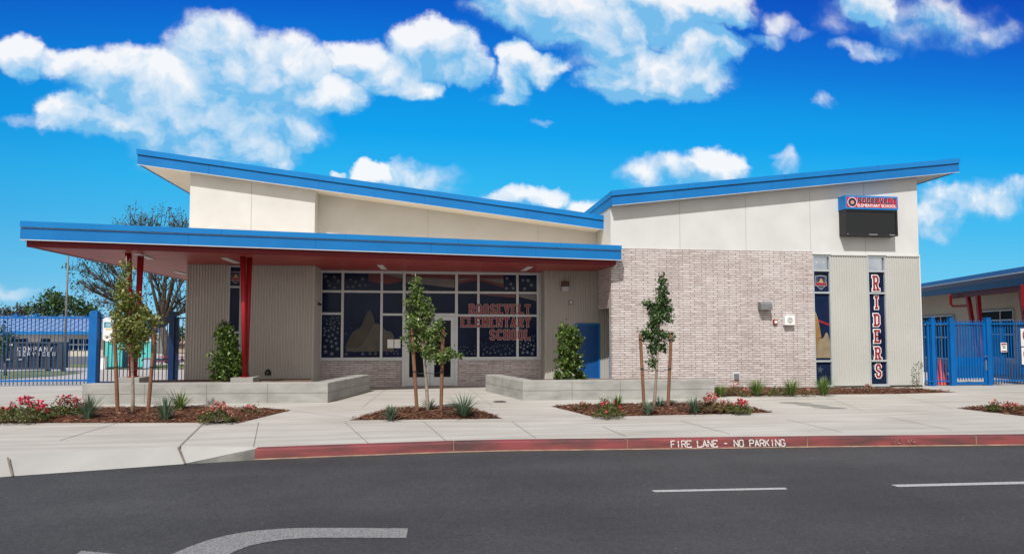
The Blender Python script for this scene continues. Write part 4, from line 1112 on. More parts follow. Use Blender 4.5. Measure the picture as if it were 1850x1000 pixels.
mb = MB(); font_text(mb, 'ELEMENTARY SCHOOL', .128, (t0-.02, YH-.004, hz0+.02), sx=(t1-t0+.04)/1.52, offset=.0022)
xs_ = [v[0] for v in mb.v]; k = (t1-t0+.05)/(max(xs_)-min(xs_)); mn = min(xs_)
mb.v = [(t0-.02+(v[0]-mn)*k, v[1], v[2]) for v in mb.v]; link('lettering', mb, M_WHITE, hd_)
mb = MB(); zq = sz0+.022
for a, b in ((.05, .10), (.72, 1.0), (1.36, 1.54)):
    x = sx0+a*(sx1-sx0)/1.62
    for j in range(int((b-a)/.035)): mb.quad((x+j*.035, YS0-.0215, zq), (x+j*.035+.024, YS0-.0215, zq), (x+j*.035+.024, YS0-.0215, zq+.022), (x+j*.035, YS0-.0215, zq+.022))
link('maker_plate', mb, M_WHITED, sg)

# ------------------------------------------------------------------ fittings on the walls
def wall_box(name, label, cat, px0, py0, px1, py1, Y, dep, mat, bev=.006):
    a = aty(px0, py1, Y); b = aty(px1, py0, Y); o = thing(name, label, cat, (a.x, Y-dep, a.z)); mb = MB(); mb.box(a.x, b.x, Y-dep, Y-.002, a.z, b.z)
    return o, a, b
o, a, b = wall_box('wall_lamp', 'bronze wall lamp with pale lens on the ribbed wall under the canopy', 'wall lamp', 1013.5, 508, 1026.5, 526, YC-.024, .16, M_GREY)
m_ = (a.z*.55+b.z*.45); Yl = YC-.024
mb = MB(); mb.prism([(a.x, Yl-.002, m_), (a.x, Yl-.17, m_), (a.x, Yl-.15, b.z), (a.x, Yl-.002, b.z)], (b.x-a.x, 0, 0)); link('housing', mb, pm('bronze_lamp', (.10, .045, .03), (.08, .036, .025), 8, .5), o, bevel=.006)
mb = MB(); mb.prism([(a.x+.01, Yl-.002, a.z), (a.x+.01, Yl-.09, a.z), (a.x+.01, Yl-.155, m_-.002), (a.x+.01, Yl-.002, m_-.002)], (b.x-a.x-.02, 0, 0)); link('lens', mb, M_WHITED, o)
o, a, b = wall_box('wall_lamp', 'dark grey box wall lamp on the washed brick wall', 'wall lamp', 1369, 545.5, 1388.5, 559.5, YW-.026, .2, M_GREY)
Yl = YW-.026
mb = MB(); mb.prism([(a.x, Yl-.002, a.z), (a.x, Yl-.23, a.z), (a.x, Yl-.21, b.z-.06), (a.x, Yl-.12, b.z), (a.x, Yl-.002, b.z)], (b.x-a.x, 0, 0)); link('housing', mb, M_GREY, o, bevel=.006)
mb = MB(); mb.box(a.x+.02, b.x-.02, Yl-.20, Yl-.02, a.z-.008, a.z+.002); link('lens', mb, M_WHITED, o)
o, a, b = wall_box('fire_alarm', 'small red fire alarm box on the brick beside the white speaker', 'alarm', 1396, 577, 1402.8, 585.5, YW-.026, .05, M_REDL)
mb = MB(); mb.box(a.x, b.x, Yl-.06, Yl-.002, a.z, b.z); link('housing', mb, M_REDL, o, bevel=.008)
mb = MB(); mb.box(a.x+.025, b.x-.025, Yl-.075, Yl-.061, a.z+.03, b.z-.03); link('strobe', mb, M_WHITE, o)
o, a, b = wall_box('wall_speaker', 'white square loudspeaker box on the brick wall', 'speaker', 1414, 569.6, 1431.5, 587, YW-.026, .12, M_WHITE)
mb = MB(); mb.box(a.x, b.x, Yl-.14, Yl-.002, a.z, b.z); link('housing', mb, M_WHITE, o, bevel=.01)
mb = MB(); c = (a+b)/2
for r in (.03, .055, .08): mb.tube([(c.x+r*cos(i*pi/8), Yl-.143, c.z+r*sin(i*pi/8)) for i in range(17)], .005, 5)
link('grille', mb, M_GREY, o)
o, a, b = wall_box('outlet_box', 'grey weatherproof outlet box low on the brick wall', 'outlet', 1324, 673, 1335, 686, YW-.026, .05, M_GREY)
mb = MB(); mb.box(a.x, b.x, Yl-.03, Yl-.002, a.z, b.z); link('plate', mb, M_ALU, o, bevel=.004)
mb = MB(); mb.box(a.x+.02, b.x-.02, Yl-.055, Yl-.031, a.z+.02, b.z-.02); link('cover', mb, M_GREY, o, bevel=.006)
o, a, b = wall_box('junction_box', 'small grey junction box on the ribbed wall below the bronze lamp', 'outlet', 1027.5, 542, 1034, 550, YC-.024, .05, M_GREY)
Yl = YC-.024
mb = MB(); mb.box(a.x, b.x, Yl-.05, Yl-.002, a.z, b.z); link('housing', mb, M_GREY, o, bevel=.006)
mb = MB(); mb.box(a.x+.02, b.x-.02, Yl-.06, Yl-.051, a.z+.03, b.z-.03); link('cover', mb, M_ALU, o)
o, a, b = wall_box('hose_tap', 'dark hose tap cover low on the shaded ribbed wall', 'tap', 479, 666, 490, 677, YB-.024, .1, M_GREY)
Yl = YB-.024; cx = (a.x+b.x)/2
mb = MB(); mb.prism([(a.x, Yl-.03, a.z), (b.x, Yl-.03, a.z), (b.x, Yl-.03, a.z+.09), (cx+.03, Yl-.03, b.z), (cx-.03, Yl-.03, b.z), (a.x, Yl-.03, a.z+.09)], (0, .028, 0)); link('cover', mb, M_BLACK, o, bevel=.004)
mb = MB(); mb.tube([(cx, Yl-.03, a.z+.09), (cx, Yl-.10, a.z+.09), (cx, Yl-.12, a.z+.04)], .016, 8); link('spout', mb, M_GREY, o)
o = thing('security_camera', 'small dark camera on the return wall left of the entrance windows', 'camera', (XB+.03, 19.7, aty(568, 548, 19.7).z))
z = LOC[o.name].z; mb = MB(); mb.box(XB+.024, XB+.04, 19.64, 19.76, z-.06, z+.06); link('mount', mb, M_GREY, o)
mb = MB(); mb.tube([(XB+.04, 19.7, z), (XB+.12, 19.66, z-.03)], [.03, .035], 10); link('lens', mb, M_BLACK, o)

# ------------------------------------------------------------------ ground covers
for (lab, q) in (('grey utility cover nearest the planted strip, leftmost of three in a row', [(1407,726.2),(1438,725.8),(1468,728.6),(1439,729)]),
                 ('grey utility cover in the middle of the three set in a row', [(1438,730.7),(1469,730.2),(1498,732.9),(1470,733.3)]),
                 ('grey utility cover nearest the kerb, rightmost of three in a row', [(1467,735),(1500,734.3),(1531,737.2),(1498,737.7)])):
    P = [atz(x, y, .155) for x, y in q]; c = sum(P, Vector())/4
    o = thing('utility_cover', lab, 'utility cover', (c.x, c.y, .15), 'utility covers in the paving'); mb = MB()
    mb.xy([(p.x, p.y) for p in P], .1505, .156); link('frame', mb, pm('lid_frame', (.20, .195, .185), (.16, .155, .15), 8, .8), o)
    mb = MB(); mb.xy([tuple((c+(p-c)*.93).xy) for p in P], .1565, .161); link('lid', mb, pm('lid_concrete', (.23, .225, .215), (.165, .16, .155), 6, .85), o)
c = atz(903, 725, .155); o = thing('manhole_cover', 'small round iron lid in the paving in front of the right planter wall', 'utility cover', (c.x, c.y, .15))
mb = MB(); mb.lathe((c.x, c.y, .151), [(.17, 0), (.17, .004), (.16, .006)], 24); link('frame', mb, M_GREY, o)
mb = MB(); mb.lathe((c.x, c.y, .158), [(.15, 0), (.148, .004)], 24); link('lid', mb, M_BLACK, o)

# ------------------------------------------------------------------ fences
def pickets(mb, x0, x1, Y, z0, z1, pitch, s=.022, spear=True):
    n = max(1, round((x1-x0)/pitch))
    for i in range(n+1):
        x = x0+(x1-x0)*i/n
        mb.box(x-s/2, x+s/2, Y-s/2, Y+s/2, z0, z1-(.05 if spear else 0))
        if spear:
            b = len(mb.v); z = z1-.05
            mb.v += [(x-s/2, Y-s/2, z), (x+s/2, Y-s/2, z), (x+s/2, Y+s/2, z), (x-s/2, Y+s/2, z), (x, Y, z1)]
            for q in ((0,1,4),(1,2,4),(2,3,4),(3,0,4)): mb.f.append(tuple(b+i for i in q)); mb.mi.append(mb.k)
def rail(mb, x0, x1, Y, z, h=.045, d=.04): mb.box(x0, x1, Y-d/2, Y+d/2, z-h/2, z+h/2)
def post(o, x, Y, z1, w=.1, name='post', mat=None):
    mb = MB(); mb.box(x-w/2, x+w/2, Y-w/2, Y+w/2, .15, z1); mb.box(x-w/2-.008, x+w/2+.008, Y-w/2-.008, Y+w/2+.008, z1+.001, z1+.03)
    return link(name, mb, mat or M_FENCE, o, bevel=.004)
# rolling gate across the drive, left
Yg = 21.9; gx0, gx1 = aty(-150, 640, Yg).x, aty(164, 640, Yg).x
zt_, zr1, zr2 = aty(80, 566, Yg).z, aty(80, 573.5, Yg).z, aty(80, 687, Yg).z
o = thing('rolling_gate', 'long bright blue picket gate across the drive, left of the thick post', 'gate', (gx1, Yg, .15))
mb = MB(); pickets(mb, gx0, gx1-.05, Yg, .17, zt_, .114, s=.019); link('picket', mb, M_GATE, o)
mb = MB(); rail(mb, gx0, gx1, Yg-.034, zr1, .06); rail(mb, gx0, gx1, Yg-.034, zr2, .06); link('rail', mb, M_FENCE, o)
mb = MB(); mb.box(gx1-.04, gx1+.04, Yg-.03, Yg+.03, .17, zr1+.05); link('end_frame', mb, M_FENCE, o)
for px in (29.5, 65.5):
    x = aty(px, 570, Yg).x; mb = MB(); mb.box(x-.06, x+.06, Yg-.055, Yg+.03, zr1-.02, zr1+.10); mb.box(x-.02, x+.02, Yg-.03, Yg, zr1+.10, zr1+.14); link('roller_bracket', mb, M_FENCE, o)
# fixed fence with big posts between gate and building
Yf = 22.1
px_post = [170.5, 310]
o = thing('picket_fence', 'blue picket fence, coloured dark for shade, between the thick gate post and the building, behind the young tree', 'fence', (aty(240, 690, Yf).x, Yf, .15))
f0, f1 = aty(178, 640, Yf).x, aty(336, 640, Yf).x
zt2 = aty(250, 573.5, Yf).z
mb = MB(); pickets(mb, f0+.05, f1, Yf, .2, zt2, .118, s=.02, spear=False); link('picket', mb, M_FENCE_SHADE, o)
mb = MB(); rail(mb, f0, f1, Yf-.03, zt2-.01); rail(mb, f0, f1, Yf-.03, .24); link('rail', mb, M_FENCE_SHADE, o)
post(o, aty(310.5, 640, Yf).x, Yf, aty(310, 564, Yf).z, .17, mat=M_FENCE_SHADE)
post(o, aty(318.5, 640, Yf).x, Yf+.02, zt2+.0, .06, mat=M_FENCE_SHADE)
o = thing('gate_post', 'thick bright blue steel post at the end of the rolling gate', 'post', (aty(170.5, 692, Yf-.1).x, Yf-.1, .15))
x = aty(170.5, 640, Yf-.1).x; zz_ = aty(170, 564, Yf-.1).z
mb = MB(); mb.box(x-.125, x+.125, Yf-.25, Yf+.0, .15, zz_); link('post_shaft', mb, M_FENCE, o, bevel=.008)
mb = MB(); mb.lathe((x, Yf-.125, zz_), [(.14, .001), (.14, .02), (.09, .05), (.02, .06)], 16); link('cap', mb, M_FENCE, o)
# notice hung on that fence
Yn = Yf-.06; a = aty(184, 615, Yn); b = aty(216, 573, Yn)
o = thing('fence_notice', 'white rounded notice with teal heading hung on the dark fence behind the young tree', 'sign', (a.x, Yn, a.z))
mb = MB(); r = .12; P = []
for cx, cz, a0 in ((b.x-r, b.z-r, 0), (a.x+r, b.z-r, 90), (a.x+r, a.z+r, 180), (b.x-r, a.z+r, 270)):
    for i in range(7): t = radians(a0+i*15); P.append((cx+r*cos(t), Yn, cz+r*sin(t)))
mb.prism(P, (0, .012, 0)); link('board', mb, M_WHITE, o)
W_ = b.x-a.x; H_ = b.z-a.z
mb = MB(); mb.k = 0
def rq(x0, x1, z0, z1, k=0): mb.quad((a.x+x0*W_, Yn-.002-.001*k, a.z+z0*H_), (a.x+x1*W_, Yn-.002-.001*k, a.z+z0*H_), (a.x+x1*W_, Yn-.002-.001*k, a.z+z1*H_), (a.x+x0*W_, Yn-.002-.001*k, a.z+z1*H_))
rq(.1, .78, .56, .80); mb.k = 1; rq(.22, .75, .46, .51)
for i in range(3): mb.k = 2; rq(.2, .7, .60+.06*i, .62+.06*i, 1)
mb.k = 3; rq(.15, .85, .20, .215); rq(.15, .8, .15, .165); rq(.2, .75, .10, .115)
link('print', mb, [pm('teal_print', (.02, .23, .34), (.02, .25, .36), 3, .5), pm('yellow_print', (.62, .42, .06), (.6, .4, .05), 3, .5), M_WHITE, M_WHITED], o)

# right hand fence, its gate, signs
Yr = 18.35
ztr_ = aty(1750, 577, Yr).z; zrr = aty(1750, 584.5, Yr).z
fx = lambda px: aty(px, 640, Yr).x
o = thing('picket_fence', 'short run of blue picket fence between the white building corner and the mesh gate', 'fence', (fx(1700), Yr, .15))
mb = MB(); pickets(mb, fx(1671), fx(1713), Yr, .2, ztr_, .098); link('picket', mb, M_FENCE, o)
mb = MB(); rail(mb, fx(1669), fx(1713), Yr-.03, zrr); rail(mb, fx(1669), fx(1713), Yr-.03, .30); link('rail', mb, M_FENCE, o)
post(o, fx(1677), Yr, zrr+.03, .06); post(o, fx(1685), Yr, aty(1685, 574, Yr).z, .12); post(o, fx(1718.5), Yr, aty(1718, 574.5, Yr).z, .13)
o = thing('mesh_gate', 'blue picket gate with mesh screen and solid kick panel', 'gate', (fx(1752), Yr, .15))
g0, g1 = fx(1724), fx(1779)
mb = MB(); pickets(mb, g0+.05, g1-.05, Yr, .32, ztr_, .096); link('picket', mb, M_FENCE, o)
mb = MB(); rail(mb, g0+.042, g1-.042, Yr, zrr, .05); rail(mb, g0+.042, g1-.042, Yr, .22, .08); rail(mb, g0+.042, g1-.042, Yr+.03, .40, .04); mb.box(g0-.03, g0+.04, Yr-.03, Yr+.03, .17, zrr+.03); mb.box(g1-.04, g1+.03, Yr-.03, Yr+.03, .17, zrr+.03); link('gate_frame', mb, M_FENCE, o)
mb = MB(); za = aty(1750, 645, Yr).z; zb2 = aty(1750, 661, Yr).z
mb.box(g0+.04, g1-.04, Yr+.02, Yr+.03, .42, zb2-.002); link('screen', mb, M_FENCED, o)
mb = MB(); mb.box(g0+.06, g1-.06, Yr+.015, Yr+.032, zb2, za); link('lock_panel', mb, M_FENCE, o)
def mesh_sheet(mb, x0, x1, Y, z0, z1, p=.034, t=.0125):
    x = x0
    while x < x1: mb.box(x, x+t, Y, Y+.003, z0, z1); x += p
    z = z0
    while z < z1: mb.box(x0, x1, Y+.0035, Y+.006, z, z+t); z += p
mb = MB(); mesh_sheet(mb, g0+.04, g1-.04, Yr+.02, za+.002, zrr); m2 = link('mesh', mb, M_FENCED, o)
mb = MB(); x = g1+.0; mb.box(x-.02, x+.02, Yr-.05, Yr-.032, aty(1785, 668, Yr).z, aty(1785, 650, Yr).z); mb.tube([(x, Yr-.05, 1.08), (x, Yr-.10, 1.08), (x-.10, Yr-.10, 1.08)], .013, 6); link('handle', mb, M_GREY, o)
for z in (1.9, .95):
    mb = MB(); mb.tube([(g0-.04, Yr-.03, z-.06), (g0-.04, Yr-.03, z+.06)], .018, 8); link('hinge', mb, M_ALU, o)
o = thing('picket_fence', 'blue picket fence with mesh carrying two notices, at the right edge', 'fence', (fx(1815), Yr, .15))
mb = MB(); pickets(mb, fx(1793), fx(1985), Yr, .2, ztr_, .098); link('picket', mb, M_FENCE, o)
mb = MB(); rail(mb, fx(1790), fx(1985), Yr-.03, zrr); rail(mb, fx(1790), fx(1985), Yr-.03, .30); link('rail', mb, M_FENCE, o)
post(o, fx(1785), Yr, aty(1785, 575, Yr).z, .15)
mb = MB(); mesh_sheet(mb, fx(1791), fx(1817), Yr+.02, .5, zrr); mesh_sheet(mb, fx(1841), fx(1870), Yr+.02, .5, zrr); link('mesh', mb, M_FENCED, o)
def notice(label, px0, py0, px1, py1, circle, lines):
    Y = Yr-.045; a = aty(px0, py1, Y); b = aty(px1, py0, Y); o = thing('fence_notice', label, 'sign', (a.x, Y, a.z), 'notices on the right fence')
    mb = MB(); mb.box(a.x, b.x, Y, Y+.006, a.z, b.z); link('board', mb, M_WHITE, o)
    mb = MB(); W = b.x-a.x; H = b.z-a.z; mb.k = 0
    if circle:
        r = W*.36; c = Vector((a.x+W/2, Y-.008, a.z+H*.62)); mb.tube([(c.x+r*cos(i*pi/10), c.y, c.z+r*sin(i*pi/10)) for i in range(21)], W*.035, 6, caps=False); mb.bar((c.x-r*.7, c.y, c.z+r*.7), (c.x+r*.7, c.y, c.z-r*.7), W*.05, .01)
        mb.k = 1; mb.box(a.x+W*.2, b.x-W*.2, Y-.0035, Y-.001, a.z+H*.16, a.z+H*.2); mb.box(a.x+W*.28, b.x-W*.28, Y-.0035, Y-.001, a.z+H*.08, a.z+H*.115)
    else:
        mb.box(a.x+W*.08, b.x-W*.08, Y-.004, Y-.001, a.z+H*.78, a.z+H*.92); mb.box(a.x+W*.08, b.x-W*.08, Y-.004, Y-.001, a.z+H*.06, a.z+H*.16)
        mb.k = 1; mb.box(a.x+W*.3, b.x-W*.25, Y-.004, Y-.001, a.z+H*.42, a.z+H*.52); mb.k = 0; mb.box(a.x+W*.15, b.x-W*.3, Y-.004, Y-.001, a.z+H*.62, a.z+H*.68)
    link('print', mb, [M_LRED, M_BLACK], o)
notice('small white and red notice on the mesh right of the gate', 1808.5, 618.5, 1819, 635.5, False, 3)
notice('larger white prohibition sign, upper of two at the right edge', 1845, 593, 1871, 625, True, 0)
notice('larger white prohibition sign, lower of two at the right edge', 1846.5, 627, 1871, 658, True, 0)
# traffic cones behind the fence
M_CONE = pm('orange_cone', (.85, .10, .03), (.80, .085, .025), 4, .5)
cone = None
for px, h, lab, dy in ((1699.5, .84, 'tall orange traffic cone behind the blue fence, in the middle of three', .4), (1692.5, .66, 'short orange traffic cone behind the fence, beside the thick fence post', .62), (1706.5, .66, 'short orange traffic cone behind the fence, on the gate side', .62)):
    b = aty(px, 700, Yr+dy); b.z = .15
    o = thing('traffic_cone', lab, 'traffic cone', b, 'traffic cones behind the fence')
    mb = MB(); mb.lathe(b, [(.16, .035), (.03, h), (.022, h+.005)], 16); link('cone_body', mb, M_CONE, o, smooth=False)
    mb = MB(); mb.box(b.x-.18, b.x+.18, b.y-.18, b.y+.18, .152, .185); link('cone_base', mb, M_CONE, o, bevel=.01)

# ------------------------------------------------------------------ neighbouring building on the right
ze = 3.45
A = atz(1660, 537, ze); B = atz(1850, 514, ze); dv = (A-B).normalized(); nv = Vector((dv.y, -dv.x, 0))
if nv.x > 0: nv = -nv                        # nv points to the street side (left)
def wp(px, py, off):                         # sight line meets the wall plane set back by off
    r = ray(px, py); q = A - nv*off; t = (q-CAM).dot(nv)/r.dot(nv); return CAM + r*t
E0 = B - dv*14; E1 = A + dv*12
o = thing('classroom_building', 'cream classroom building with dark blue eaves and red struts behind the right fence', 'building', ((E0+E1)/2).to_tuple()[:2]+(.0,))
OV = 1.3
def along(a, b, off, z0, z1, th):            # wall slab parallel to the eave
    p = Vector((a.x, a.y, 0))-nv*off; q = Vector((b.x, b.y, 0))-nv*off
    return [(p.x, p.y), (q.x, q.y), (q.x-nv.x*th, q.y-nv.y*th), (p.x-nv.x*th, p.y-nv.y*th)], z0, z1
mb = MB(); mb.xy(*along(E0+dv*1, E1-dv*1, OV, -.9, ze+.25, .25)); link('wall', mb, pm('classroom_wall', (.62, .54, .42), (.57, .49, .38), 1, .9), o)
mb = MB(); mb.xy(*along(E0+dv*1, E1-dv*1, OV-.02, -.9, wp(1700, 646, OV).z, .02)); link('wall_base', mb, pm('classroom_base', (.36, .31, .26), (.32, .27, .23), 1, .9), o)
mb = MB(); p = Vector((E0.x, E0.y, 0)); q = Vector((E1.x, E1.y, 0))
mb.prism([p+Vector((0,0,ze+.25)), p-nv*10+Vector((0,0,ze+.9)), p-nv*10+Vector((0,0,ze+1.25)), p+nv*.0+Vector((0,0,ze+.62)), p+nv*.1+Vector((0,0,ze+.42))], q-p)
rf = link('roof', mb, pm('slate_blue_roof', (.006, .065, .19), (.008, .085, .235), 1, .35, spec=.3), o)
mb = MB(); mb.xy(*along(E0, E1, 0, ze, ze+.249, .06)); link('fascia', mb, pm('dark_blue_fascia', (.006, .045, .16), (.008, .055, .19), 1, .4), rf)
mb = MB(); mb.prism([p+nv*.102+Vector((0,0,ze+.40)), p+nv*.112+Vector((0,0,ze+.40)), p+nv*.112+Vector((0,0,ze+.44)), p+nv*.102+Vector((0,0,ze+.44))], q-p); link('gutter_edge', mb, M_ALU, rf)
mb = MB(); u0 = wp(1721, 548, .15); u1 = wp(1905, 520, .15); 
mb.bar((u0.x, u0.y, ze-.1), (u1.x, u1.y, ze-.1), .12, .2); link('beam', mb, M_RED, o)
for (xa, ya, xb, yb) in ((1749, 545, 1757, 590), (1767, 543, 1771, 590), (1845, 535, 1853, 590)):
    a = wp(xa, ya, .15); b = wp(xb, yb, .15); d = (b-a)/(a.z-b.z); mb = MB(); mb.bar((a.x, a.y, ze-.15), b+d*(b.z+.3), .13, .13, up=nv); link('strut', mb, M_REDL, o)
mb = MB(); a = wp(1717.5, 532, -.08); b = wp(1717.5, 549, -.02); c = wp(1722, 553, .05); d = wp(1748, 552, .15); mb.tube([a, b, c, d], .05, 8); link('downpipe', mb, M_REDL, o)
a = wp(1848, 514, -.08); mb = MB(); mb.tube([a, wp(1848, 548, -.05), wp(1852, 560, 0)], .06, 8); link('downpipe', mb, M_REDL, o)
for (xa, xb, ya, yb, ms) in ((1667, 1725, 571, 646, (1701,)), (1773, 1833, 561, 646, (1809,))):
    a = wp(xa, (ya+yb)/2, OV); b = wp(xb, (ya+yb)/2, OV); z1 = wp((xa+xb)/2, ya, OV).z; z0 = wp((xa+xb)/2, yb, OV).z
    mb = MB(); mb.xy(*along(a, b, -.03, z0, z1, .025)); w = link('window', mb, M_VOID, o)
    mb = MB()
    for px in (xa+.8, xb-.8, *ms): c = wp(px, 600, OV-.04); mb.bar((c.x, c.y, z0), (c.x, c.y, z1), .06, .04)
    for f_ in (.0, .5, .80, 1): c0 = a+nv*.04; c1 = b+nv*.04; zz0 = z0+(z1-z0)*f_; mb.bar((c0.x, c0.y, zz0), (c1.x, c1.y, zz0), .05, .05)
    link('window_frame', mb, M_ALU, w)

# ------------------------------------------------------------------ far yard on the left
Yc = 60; o = thing('classroom_building', 'low classroom with blue tiled roof seen through the rolling gate', 'building', (aty(60, 655, Yc).x, Yc, -.9))
x0, x1 = aty(-300, 630, Yc).x, aty(186, 630, Yc).x; zeave = aty(80, 601, Yc).z
mb = MB(); mb.box(x0, x1, Yc, Yc+9, -.95, zeave+.1); link('wall', mb, pm('far_wall', (.56, .50, .40), (.52, .46, .37), .6, .9), o)
mb = MB(); mb.box(x0-.01, x1+.02, Yc-.03, Yc-.002, -.95, aty(140, 643, Yc).z); link('wall_base', mb, pm('far_wall_base', (.13, .12, .12), (.16, .15, .15), .6, .9), o)
def tile_mat():
    m = pm('blue_roof_tile', (.03, .15, .42), (.05, .19, .48), 1, .4); nt = m.node_tree; N = nt.nodes; L = nt.links
    tc = N.new('ShaderNodeTexCoord'); mp = N.new('ShaderNodeMapping'); mp.inputs['Rotation'].default_value = (0, 0, .42); L.new(tc.outputs['Object'], mp.inputs[0])
    br = N.new('ShaderNodeTexBrick'); br.inputs['Scale'].default_value = 1; br.inputs['Brick Width'].default_value = .85; br.inputs['Row Height'].default_value = .62; br.inputs['Mortar Size'].default_value = .13
    br.inputs['Color1'].default_value = (.015, .09, .28, 1); br.inputs['Color2'].default_value = (.02, .12, .34, 1); br.inputs['Mortar'].default_value = (.27, .34, .47, 1)
    L.new(mp.outputs[0], br.inputs['Vector']); L.new(br.outputs['Color'], N['Principled BSDF'].inputs['Base Color']); return m
zrg = aty(80, 571, Yc+6).z
mb = MB(); mb.prism([(x0-.5, Yc-.9, zeave), (x0-.5, Yc-.9, zeave+.12), (x0-.5, Yc+6, zrg), (x0-.5, Yc+12, zeave+.12), (x0-.5, Yc+12, zeave)], (x1-x0+1, 0, 0)); rf = link('roof', mb, tile_mat(), o)
mb = MB(); mb.box(x0-.52, x1+.52, Yc-.96, Yc-.902, zeave-.12, zeave+.14); link('fascia', mb, M_BLUE, rf)
for (xa, xb, ya, yb, nm) in ((123.5, 161, 612, 632, 4), (19, 50, 611.5, 617, 2), (74, 90, 611.5, 617, 1)):
    a = aty(xa, yb, Yc-.03); b = aty(xb, ya, Yc-.03); mb = MB(); mb.box(a.x, b.x, Yc-.06, Yc-.003, a.z, b.z); w = link('window', mb, M_GLASSD, o)
    if nm > 2:
        mb = MB()
        for i in range(nm+1): x = a.x+(b.x-a.x)*i/nm; mb.box(x-.03, x+.03, Yc-.09, Yc-.062, a.z, b.z)
        zz0 = (a.z+b.z)/2; mb.box(a.x, b.x, Yc-.1, Yc-.092, zz0-.04, zz0+.04); link('window_frame', mb, M_ALU, w)

# skip container
b = atg(100, 672.5); Yd = b.y; x1 = aty(109, 640, Yd).x; x0 = aty(-70, 640, Yd).x; zb_ = gz(Yd); ztp = aty(90, 617.5, Yd).z
o = thing('skip_container', 'dark roll off waste container with white lettering behind the rolling gate', 'container', (x1, Yd, zb_))
M_SKIP = pm('dark_container_paint', (.020, .019, .022), (.034, .028, .027), 1.5, .6, .2, 20)
mb = MB(); mb.box(x0, x1, Yd, Yd+1.0, zb_+.28, ztp-.001)
link('body', mb, M_SKIP, o)
mb = MB(); mb.box(x0-.05, x1+.05, Yd-.10, Yd-.002, ztp-.10, ztp+.02); mb.box(x0-.05, x1+.06, Yd-.10, Yd+.0-.002, zb_+.22, zb_+.36)
nrib = 9
for i in range(nrib+1): x = x1-(x1-x0)*i/nrib; mb.box(x-.09, x+.09, Yd-.10+.002, Yd-.003, zb_+.361, ztp-.101)
for k in (.33, .62): z = zb_+.3+(ztp-zb_-.3)*k; mb.box(x0, x1, Yd-.03, Yd-.0025, z-.012, z+.012)
link('rib', mb, pm('container_rib', (.040, .037, .039), (.055, .046, .043), 2, .6), o)
mb = MB()
for px in (86, 114): x = aty(px, 670, Yd).x; mb.tube([(x, Yd-.08, zb_+.15), (x, Yd+.12, zb_+.15)], .15, 14)
link('roller', mb, M_BLACK, o)
mb = MB()
for text, py0, py1, x0p, x1p in (('COMPANY', 634, 626.5, 32, 95), ('SERVICES', 642, 636, 32, 100)):
    for i, ch in enumerate(text):
        t = i/(len(text)-1); px = x0p+(x1p-5-x0p)*t; p = aty(px, py0, Yd-.105); q = aty(px+4.6, py1, Yd-.105); letter(mb, ch, p.x, p.z, q.x-p.x, q.z-p.z, .05, Yd-.105)
for px, w in ((12, 8), (33, 7)): p = aty(px, 650, Yd-.105); q = aty(px+w, 647.5, Yd-.105); [mb.box(p.x+(q.x-p.x)*k/4, p.x+(q.x-p.x)*(k+.7)/4, Yd-.107, Yd-.105, p.z, q.z) for k in range(4)]
link('lettering', mb, M_WHITED, o)
p = aty(13, 624.5, Yd-.105); q = aty(23, 620, Yd-.105); mb = MB(); mb.box(p.x, q.x, Yd-.112, Yd-.106, p.z, q.z); link('label_plate', mb, pm('container_label', (.55, .25, .24), (.5, .5, .5), 8, .5), o)

# portable toilets
M_TEAL = pm('teal_plastic', (.11, .56, .53), (.09, .50, .48), 1.5, .4); M_TEALD = pm('dark_green_plastic', (.012, .06, .06), (.016, .075, .075), 2, .5)
M_TOP = pm('translucent_roof_plastic', (.62, .70, .70), (.56, .66, .66), 2, .4)
def toilet(px, py, lab):
    b = atg(px, py); zz = gz(b.y); o = thing('portable_toilet', lab, 'portable toilet', (b.x, b.y, zz), 'portable toilets in the yard')
    a = radians(93.6); u = Vector((cos(a), sin(a), 0)); w = Vector((-sin(a), cos(a), 0)); s = .60; H = 2.08
    R = lambda i, j, z: b + u*i + w*j + Vector((0, 0, z))
    mb = MB(); mb.prism([R(-s, -s, .12), R(s, -s, .12), R(s, s, .12), R(-s, s, .12)], (0, 0, H-.12))
    for j in (-.42, 0, .42): mb.prism([R(-s-.02, j-.10, .2), R(-s-.001, j-.10, .2), R(-s-.001, j+.10, .2), R(-s-.02, j+.10, .2)], (0, 0, H-.35))
    link('cabin', mb, M_TEAL, o)
    mb = MB(); mb.prism([R(-s+.08, -s-.025, .16), R(s-.06, -s-.025, .16), R(s-.06, -s-.002, .16), R(-s+.08, -s-.002, .16)], (0, 0, H-.22)); d = link('door', mb, M_TEALD, o)
    mb = MB(); mb.prism([R(-s+.18, -s-.03, 1.5), R(s-.2, -s-.03, 1.5), R(s-.2, -s-.026, 1.5), R(-s+.18, -s-.026, 1.5)], (0, 0, .28)); link('vent', mb, pm('toilet_vent', (.14, .30, .32), (.12, .27, .29), 4, .5), d)
    mb = MB(); mb.prism([R(s-.25, -s-.05, 1.05), R(s-.12, -s-.05, 1.05), R(s-.12, -s-.031, 1.05), R(s-.25, -s-.031, 1.05)], (0, 0, .08)); link('latch', mb, M_WHITE, d)
    mb = MB(); e = .05
    P = [R(-s-e, -s-e, H), R(s+e, -s-e, H), R(s+e, s+e, H), R(-s-e, s+e, H)]; Q = [R(-s*.6, -s*.6, H+.2), R(s*.6, -s*.6, H+.2), R(s*.6, s*.6, H+.2), R(-s*.6, s*.6, H+.2)]
    mb.quad(*Q); [mb.quad(P[i], P[(i+1) % 4], Q[(i+1) % 4], Q[i]) for i in range(4)]; mb.quad(*reversed(P)); link('roof', mb, M_TOP, o)
    mb = MB(); mb.prism([R(-s-.04, -s-.04, 0), R(s+.04, -s-.04, 0), R(s+.04, s+.04, 0), R(-s-.04, s+.04, 0)], (0, 0, .119)); link('skid', mb, M_BLACK, o)
